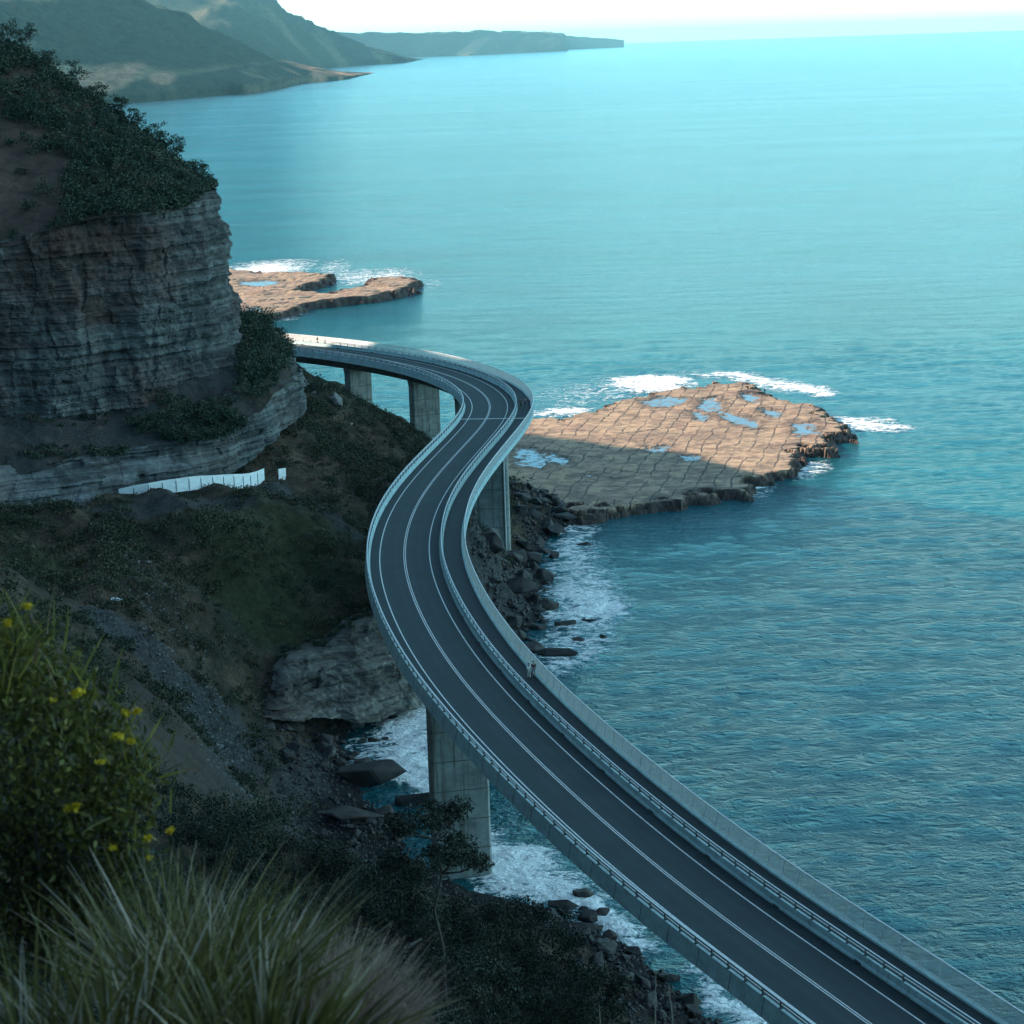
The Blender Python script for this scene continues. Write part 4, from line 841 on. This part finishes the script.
o = cloud_mesh('bench_scrub', items, 52, .42, M['bushleaf'], 4); tag(o, 'dark bushes growing on the scree bench between the two rock bands', 'scrub', None, 'stuff')
# small plants clinging to the cliff
# single trees along the skyline of the headland
def limb_tree(name, x, y, z, h, cr, label, group, seed, leaf=.3, nl=900, m='bushleaf', trunk_r=.12, lean=0., spread=.7, cat='tree', crown0=.35, tintm=.35):
    r = np.random.default_rng(seed); root = empty(name, (x, y, z)); tag(root, label, cat, group); b = MB(); tips = []
    n = 5; base = [Vector((lean * h * (i / n) ** 1.3 + r.normal() * .03 * h * (i > 0), r.normal() * .03 * h * (i > 0), -.3 + (h * .75 + .3) * i / n)) for i in range(n + 1)]
    b.tube(base, [trunk_r * (1 - .7 * i / n) for i in range(n + 1)], 7)
    for k in range(9):
        s = base[min(n, 1 + int((crown0 + (1 - crown0) * k / 9) * n))]; an = r.uniform(0, 6.28); L = cr * r.uniform(.6, 1.); e = s + Vector((math.cos(an) * L * spread, math.sin(an) * L * spread, L * r.uniform(.2, .8)))
        mid = (s + e) / 2 + Vector((0, 0, -.08 * L)); b.tube([s, mid, e], [trunk_r * .42, trunk_r * .28, trunk_r * .1], 5); tips.append(e)
        for q in range(2):
            e2 = mid + Vector((r.normal() * .35 * L, r.normal() * .35 * L, r.uniform(.2, .6) * L)); b.tube([mid, e2], [trunk_r * .2, trunk_r * .07], 4); tips.append(e2)
    b.build('trunk', M['bark'], root)
    C = []; T = []
    for e in tips:
        k = max(8, int(nl / len(tips))); rr = cr * r.uniform(.22, .42); d = r.normal(size=(k, 3)); d /= np.linalg.norm(d, axis=1)[:, None]; C.append(np.array(e) + d * rr * (r.random((k, 1)) ** .5) * np.array([1, 1, .7])); T.append(tintm + .25 * r.normal() * .6 + .18 * r.normal(size=k))
    V, F, tt = leaf_quads(np.vstack(C), leaf, 0, seed, np.concatenate(T)); mesh_np('crown', V, F, M[m], root, attrs={'tint': tt}); return root
GT = 'single trees standing out along the headland skyline'
for i, (px, py, D, h, cr, lab) in enumerate([(8,50,401,4.5,2.6,'dark rounded tree on the skyline at the far left edge above the cliff'), (26,52,400,4.2,2.2,'small spiky tree second from the left on the headland skyline'), (55,76,398,4.0,2.4,'dark bushy tree on the headland skyline below the spiky one'), (76,90,397,4.2,2.6,'broad tree on the headland skyline midway between the left edge and the shoulder'),
      (98,108,396,3.8,2.2,'low tree on the headland skyline where the far shore surf shows behind'), (122,124,394,5.2,1.9,'narrow upright tree poking above the bushland against the far bay'), (138,134,393,4.0,2.0,'round tree just right of the narrow upright one on the skyline'), (154,148,392,3.8,2.2,'sparse open tree on the skyline with gaps showing the sea'),
      (166,158,391,3.6,2.2,'low wide tree on the skyline left of the overhanging one'), (178,166,390,4.4,2.6,'tree with a flat top leaning out over the sea near the shoulder of the cliff'), (192,182,386,3.6,1.9,'thin ragged tree at the shoulder of the cliff'), (204,192,381,4.6,2.4,'last and darkest tree at the outermost corner of the cliff top'), (209,204,378,3.0,1.6,'small bush-like tree hanging on the rim just under the cliff top corner')]):
    p = PD(px, py, D); limb_tree('tree', p[0], p[1], p[2], h, cr, lab, GT, 100 + i, leaf=.34, nl=700, trunk_r=.13, spread=.8)
# ---- trees and shrubs between the viewer and the near pier
def on_slope(px, py, lo=60, hi=230):
    for D in np.arange(lo, hi, .5):
        p = PD(px, py, D)
        if float(ground(p[0], p[1])) >= p[2]: return p
    return PD(px, py, hi)
p = on_slope(446, 1010, 90, 200); print('tree', p)
k = p[1] / FPX
limb_tree('tree', p[0], p[1], p[2], 262 * k, 52 * k, 'dark spreading tree with a visible trunk standing in front of the near bridge pier', None, 300, leaf=.27, nl=8500, m='darkleaf', trunk_r=.2, spread=1.0, crown0=.62, tintm=.3)
p = on_slope(500, 1010, 90, 200); k = p[1] / FPX
limb_tree('tree', p[0], p[1], p[2], 130 * k, 56 * k, 'lower bushy tree just right of the one before the near bridge pier', None, 301, leaf=.26, nl=6500, m='darkleaf', trunk_r=.14, spread=.9, crown0=.4, tintm=.35)
p = on_slope(405, 980, 90, 200); k = p[1] / FPX
limb_tree('tree', p[0], p[1], p[2], 140 * k, 62 * k, 'dark bushy tree left of the one before the near bridge pier', None, 302, leaf=.26, nl=7500, m='darkleaf', trunk_r=.15, spread=.9, crown0=.3, tintm=.2)
GS = 'shrubs on the dark slope above the shore'
for i, (px, py, w, h, lab) in enumerate([(215,868,48,46,'rounded dark green shrub at the left of the slope beside the gravel fan'), (262,880,60,50,'big dome-shaped dark shrub in the middle of the slope below the gravel fan'), (312,898,46,44,'dark shrub right of the big dome-shaped one'), (352,925,44,60,'greyish feathery shrub between the dome-shaped shrub and the spreading tree'),
      (545,1000,46,60,'dark shrub right of the spreading trees near the shingle shore'), (590,1030,44,50,'low olive shrub at the bottom edge of the slope beside the shingle'), (470,1045,60,60,'dark shrub in front of the spreading trees at the bottom edge'), (545,1050,46,56,'brownish shrub at the bottom edge below the spreading trees')]):
    p = on_slope(px, py, 80, 230); k = p[1] / FPX
    limb_tree('shrub', p[0], p[1], p[2], h * k * 1.35, w * k * 1.1, lab, GS, 320 + i, leaf=.26, nl=5200, m='darkleaf' if i != 1 else 'scrubleaf', trunk_r=.07, spread=.9, crown0=.1, cat='shrub', tintm=.12 + .1 * (i % 4))
# pale fallen trunk on the slope
p = on_slope(402, 962, 60, 200); b = MB(); kk = p[1] / FPX
b.tube([(-26 * kk, 0, -1.2 * kk * 8), (0, .1, 1.5 * kk), (22 * kk, .3, 13 * kk)], [3.2 * kk, 2.6 * kk, 1.2 * kk], 8); b.tube([(0, .1, 1.5 * kk), (8 * kk, .6, -4 * kk)], [1.2 * kk, .4 * kk], 6)
o = b.build('dead_branch', M['deadwood']); o.location = (p[0], p[1], p[2] + .9); tag(o, 'pale dead branch lying across the dark scrub at the bottom of the picture', 'branch')

# ================================================================== FOREGROUND PLANTS
def blade_mesh(name, bases, dirs, L, wd, m, parent, seed, droop=.5, seg=5, tints=None):
    r = np.random.default_rng(seed); n = len(bases); V = np.zeros((n, seg + 1, 2, 3)); side = np.cross(dirs, r.normal(size=(n, 3))); side /= np.linalg.norm(side, axis=1)[:, None]
    droop = (droop * r.uniform(.3, 2.1, n))[:, None]; kink = r.random(n) < .12; ks = r.integers(2, seg, n); p = bases.copy(); d = dirs.copy(); T = np.zeros((n, seg + 1, 2))
    tt = tints if tints is not None else r.random(n)
    out = dirs.copy(); out[:, 2] = 0; out /= np.linalg.norm(out, axis=1)[:, None] + 1e-6
    for k in range(seg + 1):
        w = wd * (1 - (k / seg) ** 1.6) * .5 + .0006; V[:, k, 0] = p - side * w[:, None]; V[:, k, 1] = p + side * w[:, None]
        T[:, k, :] = np.clip(tt + .25 * (k / seg) ** 2, 0, 1)[:, None]
        d = d + (np.array([0, 0, -1.]) * droop + out * .25) * (L / seg)[:, None] * 1.1; d = np.where((kink & (ks == k))[:, None], d + np.array([0, 0, -1.3]) + .5 * side, d); d /= np.linalg.norm(d, axis=1)[:, None]; p = p + d * (L / seg)[:, None]
    b = np.arange(n)[:, None] * (seg + 1) * 2 + np.arange(seg)[None] * 2; b = b.ravel(); F = np.stack([b, b + 1, b + 3, b + 2], 1)
    return mesh_np(name, V.reshape(-1, 3), F, m, parent, attrs={'tint': T.ravel()})
def tussock(px, py, D, n, L, spread, label, seed, m='strap', wd=.011, tmean=.3, group=None, droop=.55, lean=(0, 0)):
    r = np.random.default_rng(seed); c = np.array(PD(px, py, D)); root = empty('grass_tussock', tuple(c)); tag(root, label, 'grass tussock', group)
    an = r.uniform(0, 6.283, n); rad_ = r.random(n) ** .6 * spread; b = np.stack([np.cos(an) * rad_, np.sin(an) * rad_, -.05 * r.random(n)], 1)
    d = np.stack([np.cos(an) * rad_ / spread * .75 + lean[0], np.sin(an) * rad_ / spread * .75 + lean[1], np.full(n, 1.) + .2 * r.normal(size=n)], 1) + r.normal(size=(n, 3)) * .14; d /= np.linalg.norm(d, axis=1)[:, None]
    blade_mesh('leaves', b, d, L * r.uniform(.45, 1.1, n), wd * r.uniform(.4, 1.1, n), M[m], root, seed, droop, tints=np.clip(tmean + .2 * r.normal(size=n) + .45 * (r.random(n) < .18), 0, 1)); return root
GG = 'strap-leaved grass tussocks in the foreground'
for i, a in enumerate([
    (205,1012,6.6,480,.56,.22,'large pale-tipped grass tussock in the middle of the foreground', 'strap', .012, .24, .45, (.06, 0)), (270,1065,5.6,240,.40,.18,'green strap-leaved grass tussock at the right of the foreground','strap',.018,.16,.5,(.16,0)),
    (120,1060,5.8,240,.50,.26,'tall loose grass tussock left of the large pale-tipped one','strap',.012,.28,.6,(0,0)), (30,1075,5.6,170,.42,.24,'dark grass tussock in the bottom left corner','strap',.012,.15,.6,(0,0)),
    (165,975,7.6,300,.46,.24,'bleached grass tussock behind the large pale-tipped one','strap',.009,.42,.5,(.05,0)), (250,990,7.4,330,.38,.22,'bleached grass tussock right of the large pale-tipped one','strap',.009,.46,.5,(.12,0))]):
    tussock(a[0], a[1], a[2], a[3], a[4], a[5], a[6], 500 + i, a[7], a[8], a[9], GG, a[10], a[11])
tussock(318, 1040, 7.2, 2400, .34, .26, 'pinkish brown seeding grass clump at the right edge of the foreground growth', 520, 'drygrass', .005, .5, None, .4, (.15, 0))
tussock(285, 1010, 8.0, 1700, .32, .26, 'fine brown dry grass clump behind the bleached tussocks', 521, 'drygrass', .005, .4, None, .4, (.12, 0))
# leafy flowering bush at the left
bc = PD(40, 900, 8.4); root = empty('flowering_bush', bc); tag(root, 'leafy green bush with small yellow flowers at the left edge of the foreground', 'bush')
r = np.random.default_rng(77); C = []; T = []; kk = 8.4 / FPX; stems = MB()
lumps = [(5,668,52,1.),(48,690,48,1.),(95,735,46,.9),(25,745,60,.7),(72,790,58,.6),(128,765,30,.9),(112,812,44,.7),(20,830,64,.4),(60,880,64,.3),(120,865,44,.45),(-40,700,60,.8),(-40,800,70,.5),(10,640,26,1.1),(150,790,16,.9),(20,920,70,.2),(100,930,60,.2)]
for (px, py, rr, tn) in lumps:
    D = 8.4 + r.normal() * .12 + (py < 700) * .1; c = np.array(PD(px, py, D)) - np.array(bc); n = int(rr * rr * .32); d = r.normal(size=(n, 3)); d /= np.linalg.norm(d, axis=1)[:, None]
    C.append(c + d * (r.random((n, 1)) ** .5) * rr * kk * 1.15); T.append(.42 * tn + .2 * r.normal(size=n))
    stems.tube([Vector((0, 0, -.35)), Vector(c) * .5 + Vector((0, .05, -.2)), Vector(c)], [.012, .008, .004], 5)
V, F, tt = leaf_quads(np.vstack(C), .042, .6, 5, np.concatenate(T), .38); mesh_np('foliage', V, F, M['greenleaf'], root, attrs={'tint': tt}); stems.build('stems', M['bark'], root)
sp = []; sd = []
for (px, py, rr, tn) in lumps[:7] + lumps[10:13]:
    n = 34; c = np.array(PD(px, py, 8.35)) - np.array(bc); sp.append(c + r.normal(size=(n, 3)) * rr * kk * .6); q = r.normal(size=(n, 3)) * .45 + np.array([.25, 0, 1.]); sd.append(q / np.linalg.norm(q, axis=1)[:, None])
sp = np.vstack(sp); so_ = blade_mesh('shoots', sp, np.vstack(sd), r.uniform(.10, .24, len(sp)), np.full(len(sp), .009), M['greenleaf'], root, 6, .6, 4, np.clip(.6 + .25 * r.normal(size=len(sp)), 0, 1)); so_['kind'] = 'stuff'
for (px, py, s) in [(27,606,9),(8,622,8),(78,692,11),(127,713,8),(136,711,7),(118,736,9),(130,741,7),(100,762,6),(72,808,14),(112,848,7),(148,838,7),(170,831,7),(52,700,5),(150,858,5)]:
    D = 8.1; c = np.array(PD(px, py, D)) - np.array(bc); n = int(s * 5); d = r.normal(size=(n, 3)) * np.array([1, 1, .55]) * s * .27 * D / FPX
    V, F, tt = leaf_quads(c + d, .020, .8, int(px), None, .8); f = mesh_np('flower_head', V, F, M['flower'], root, attrs={'tint': tt})
    mb = MB().tube([Vector(c), Vector(c) + Vector((.01, .03, -.09))], [.003, .003], 4).build('flower_stalk', M['bark'], f)
# low mat of litter and leaves on the near ground
N = 26000; X = r.uniform(-3.6, .4, N); Y = r.uniform(5.0, 13.5, N); Z = ground(X, Y); pxx, pyy = projpx(X, Y, Z); kp = (pyy < 1080) & (pxx > -80) & (pxx < 430)
V, F, tt = leaf_quads(np.stack([X, Y, Z + r.random(N) ** 2 * .30 + .02], 1)[kp], .055, .3, 9, None, .35); o = mesh_np('ground_litter', V, F, M['drygrass'], attrs={'tint': tt * .5}); tag(o, 'mat of leaves and dry stems on the ground right in front of the viewer', 'ground cover', None, 'stuff')
N = 30000; X = r.uniform(-14, 8, N); Y = r.uniform(10, 60, N); Z = ground(X, Y)
V, F, tt = leaf_quads(np.stack([X, Y, Z + r.random(N) * .5], 1), .16, .3, 10, None, .4); o = mesh_np('bank_scrub', V, F, M['darkleaf'], attrs={'tint': tt * .6}); tag(o, 'low scrub on the steep bank falling away below the viewer', 'scrub', None, 'stuff')
# thin bare stems at the bottom edge
for i, (px, py, D, h, lab) in enumerate([(655,1040,26,.95,'thin dry stalk rising at the bottom edge beside the road parapet'), (600,1045,24,.5,'short dry stalk at the bottom edge left of the thin one'), (672,1040,26,.75,'yellowish pointed stalk at the bottom edge just right of the thin one')]):
    q = PD(px, py, D); b = MB(); b.tube([(0, 0, -.4), (.01, 0, h * .4), (-.03 * (i - 1), .02, h)], [.012, .009, .004], 5); o = b.build('dry_stalk', M['deadwood']); o.location = q; tag(o, lab, 'plant stalk', 'dry stalks at the bottom edge')

# ================================================================== PEOPLE
def skinbody(name, joints, edges, radii, m, parent, root=0):
    me = bpy.data.meshes.new(name); bm = bmesh.new(); lay = bm.verts.layers.skin.verify(); vs = [bm.verts.new(j) for j in joints]
    for a, b in edges: bm.edges.new((vs[a], vs[b]))
    for i, v in enumerate(vs): rr = radii[i]; v[lay].radius = rr if isinstance(rr, tuple) else (rr, rr); v[lay].use_root = (i == root)
    bm.to_mesh(me); bm.free(); me.materials.append(m); o = bpy.data.objects.new(name, me); link(o, parent)
    o.modifiers.new('Skin', 'SKIN').use_smooth_shade = True; s = o.modifiers.new('Sub', 'SUBSURF'); s.levels = 1; s.render_levels = 2
    dg = bpy.context.evaluated_depsgraph_get(); em = bpy.data.meshes.new_from_object(o.evaluated_get(dg)); o.modifiers.clear(); o.data = em; em.materials.clear(); em.materials.append(m); return o
def flatm(name, c, rough=.8):
    t = NT(name); q = t.ramp(t.noise(t.pos(), 6., 4, .6), [(.3, tuple(v * .75 for v in c)), (.7, c)]); return t.set(q, rough)
SKIN = flatm('skin', (.42, .26, .19), .6); HAIR = flatm('dark_hair', (.03, .022, .018)); CL = {'white': flatm('white_cloth', (.8, .79, .76)), 'dark': flatm('dark_cloth', (.025, .026, .03)), 'grey': flatm('grey_cloth', (.25, .25, .26)), 'denim': flatm('denim_cloth', (.05, .07, .12)), 'pale': flatm('pale_cloth', (.62, .6, .56)), 'red': flatm('rust_cloth', (.25, .08, .06))}
def person(s, off, h, top, bot, label, group, face=0., stride=.18, shorts=False, armb=.1):
    p, t, nn = frame(s); root = empty('person', (p[0] + off * nn[0], p[1] + off * nn[1], DECK + .004), math.atan2(t[1], t[0]) - math.pi / 2 + face); tag(root, label, 'person', group); k = h / 1.75
    J = [(0,0,.95),(0,0,1.12),(0,0,1.38),(0,.01,1.48),(0,.02,1.54),(0,.03,1.63),(0,.03,1.73),
         (-.09,0,.92),(-.10,stride*.55,.50),(-.10,stride*.45,.09),(-.10,stride*.45+.14,.035),(.09,0,.92),(.10,-stride*.2,.50),(.10,-stride,.10),(.10,-stride+.14,.04),
         (-.19,0,1.40),(-.25,-armb,1.12),(-.24,armb*.6,.88),(-.235,armb*.9,.79),(.19,0,1.40),(.25,armb,1.12),(.24,armb*1.6,.89),(.235,armb*1.9,.80)]
    J = [tuple(c * k for c in j) for j in J]
    E_ = [(0,1),(1,2),(2,3),(3,4),(4,5),(5,6),(0,7),(7,8),(8,9),(9,10),(0,11),(11,12),(12,13),(13,14),(2,15),(15,16),(16,17),(17,18),(2,19),(19,20),(20,21),(21,22)]
    Rr = [(.14,.10),(.125,.09),(.15,.10),.06,.055,(.078,.095),(.06,.07),.085,.058,.042,.035,.085,.058,.042,.035,.055,.042,.032,.028,.055,.042,.032,.028]
    Rr = [tuple(c * k for c in q) if isinstance(q, tuple) else q * k for q in Rr]
    skinbody('body', J, E_, Rr, SKIN, root)
    sub = lambda ids: ({q: n for n, q in enumerate(ids)})
    def cloth(nm, ids, ext, m, rt=0, over={}):
        mp = sub(ids); jj = [over.get(q, J[q]) for q in ids]; ee = [(mp[a], mp[b]) for a, b in E_ if a in mp and b in mp]; rr = [tuple(c + ext * k for c in Rr[q]) if isinstance(Rr[q], tuple) else Rr[q] + ext * k for q in ids]; skinbody(nm, jj, ee, rr, m, root, rt)
    cloth('shirt', [0,1,2,15,16,19,20], .022, top)
    cloth('trousers', [0,7,8,11,12] if shorts else [0,7,8,9,11,12,13], .018, bot)
    hb_ = MB(); 
    for a in range(6):
        for q in range(10):
            th = a / 5 * 1.75; ph = q / 10 * 6.2832; hb_.v.append((.088 * k * math.sin(th) * math.cos(ph), .03 * k - .012 + .105 * k * math.sin(th) * math.sin(ph), 1.655 * k + .118 * k * math.cos(th)))
    for a in range(5):
        for q in range(10): hb_.f.append((a * 10 + q, a * 10 + (q + 1) % 10, (a + 1) * 10 + (q + 1) % 10, (a + 1) * 10 + q))
    hb_.build('hair', HAIR, root, True)
    for sx__ in (-1, 1): MB().box((sx__ * .10 * k, (stride * .5 if sx__ < 0 else -stride) + .06 * k, .03), (.045, 0, 0), (0, .13, 0), (0, 0, .035)).build('shoe', CL['dark'], root)
    return root
person(277.6, 6.85, 1.68, CL['white'], CL['pale'], 'person in white top walking on the bridge footpath beside a companion in black', 'couple walking on the footpath', math.pi)
person(277.4, 7.42, 1.80, CL['dark'], CL['grey'], 'person in black top nearest the fence, walking beside one in white on the footpath', 'couple walking on the footpath', math.pi, shorts=True)
person(96.0, 5.75, 1.75, CL['dark'], CL['dark'], 'leftmost of the dark-clothed people on the footpath at the bridge bend', 'walkers on the footpath at the bridge bend')
person(94.5, 6.6, 1.70, CL['grey'], CL['denim'], 'grey-topped person between two dark-clothed ones on the footpath at the bridge bend', 'walkers on the footpath at the bridge bend')
person(96.5, 7.3, 1.80, CL['dark'], CL['denim'], 'dark-topped person nearest the fence on the footpath at the bridge bend', 'walkers on the footpath at the bridge bend')
person(-11.5, 7.0, 1.75, CL['dark'], CL['dark'], 'left person of the distant pair on the sunlit end of the bridge', 'distant pair on the sunlit bridge end')
person(-10.6, 6.2, 1.72, CL['red'], CL['dark'], 'right person of the distant pair on the sunlit end of the bridge', 'distant pair on the sunlit bridge end')

# ================================================================== SAILING BOAT far out
q = PZ(973, 36.6, 0); L = 20.0; kb = q[1] / 26000.
rt_ = empty('sailing_boat', q, rad(80)); tag(rt_, 'tiny white sailing boat far out near the horizon at the right', 'boat'); bb_ = MB()
st = [(-1, .0, .7), (-.9, .35, .4), (-.5, .9, .1), (0, 1., 0), (.5, .85, .05), (.85, .55, .1)]; hw, hl, hh = 4., L, 4.
for x, w, kz in st: bb_.v += [(x * hl, -w * hw, hh), (x * hl, -w * hw * .6, kz * hh * .5), (x * hl, w * hw * .6, kz * hh * .5), (x * hl, w * hw, hh)]
for i in range(5):
    for j in range(3): bb_.f.append((i * 4 + j, i * 4 + j + 1, i * 4 + 4 + j + 1, i * 4 + 4 + j))
    bb_.f.append((i * 4 + 3, i * 4, i * 4 + 4, i * 4 + 7))
bb_.f += [(0, 1, 2, 3), (23, 22, 21, 20)]; bb_.build('hull', M['white'], rt_)
MB().tube([(-2, 0, 3), (-2, 0, 46)], [.5, .25], 6).build('mast', M['steel'], rt_)
for nm, pts in (('mainsail', [(-1.4, .1, 6), (14, .8, 6), (-1.4, .1, 45)]), ('headsail', [(-19, 0, 5), (-2.8, 1.2, 6), (-2.6, .1, 42)])):
    P3 = [Vector(p) for p in pts]; mbs = MB(); n = 6
    for i in range(n + 1):
        for j in range(n + 1 - i):
            a, b = i / n, j / n; v = P3[0] * (1 - a - b) + P3[1] * a + P3[2] * b; v.y += 2.2 * a * (1 - a - b) * 4 * .5 + .8 * b * (1 - a - b); mbs.v.append(tuple(v))
    idx = {}; c = 0
    for i in range(n + 1):
        for j in range(n + 1 - i): idx[i, j] = c; c += 1
    for i in range(n):
        for j in range(n - i):
            mbs.f.append((idx[i, j], idx[i + 1, j], idx[i, j + 1]))
            if j < n - i - 1: mbs.f.append((idx[i + 1, j], idx[i + 1, j + 1], idx[i, j + 1]))
    mbs.build(nm, M['white'], rt_)
HAZE_DENSITY = 1.9e-5; HAZE_TOP = 480.
# ---- haze
hz = NT('haze_air'); hz.t.nodes.clear(); out = hz.n('ShaderNodeOutputMaterial'); pv = hz.n('ShaderNodeVolumePrincipled')
pv.inputs['Color'].default_value = (.34, .84, 1.0, 1); pv.inputs['Density'].default_value = HAZE_DENSITY; pv.inputs['Anisotropy'].default_value = .2
hz.l(pv.outputs[0], out.inputs['Volume'])
hb = MB().box((0, 0, HAZE_TOP / 2 - 4), (82000, 0, 0), (0, 82000, 0), (0, 0, HAZE_TOP / 2 + 4)).build('haze', hz.m); hb['kind'] = 'stuff'; hb['label'] = 'thin blue sea haze lying over the coast'; hb['category'] = 'haze'
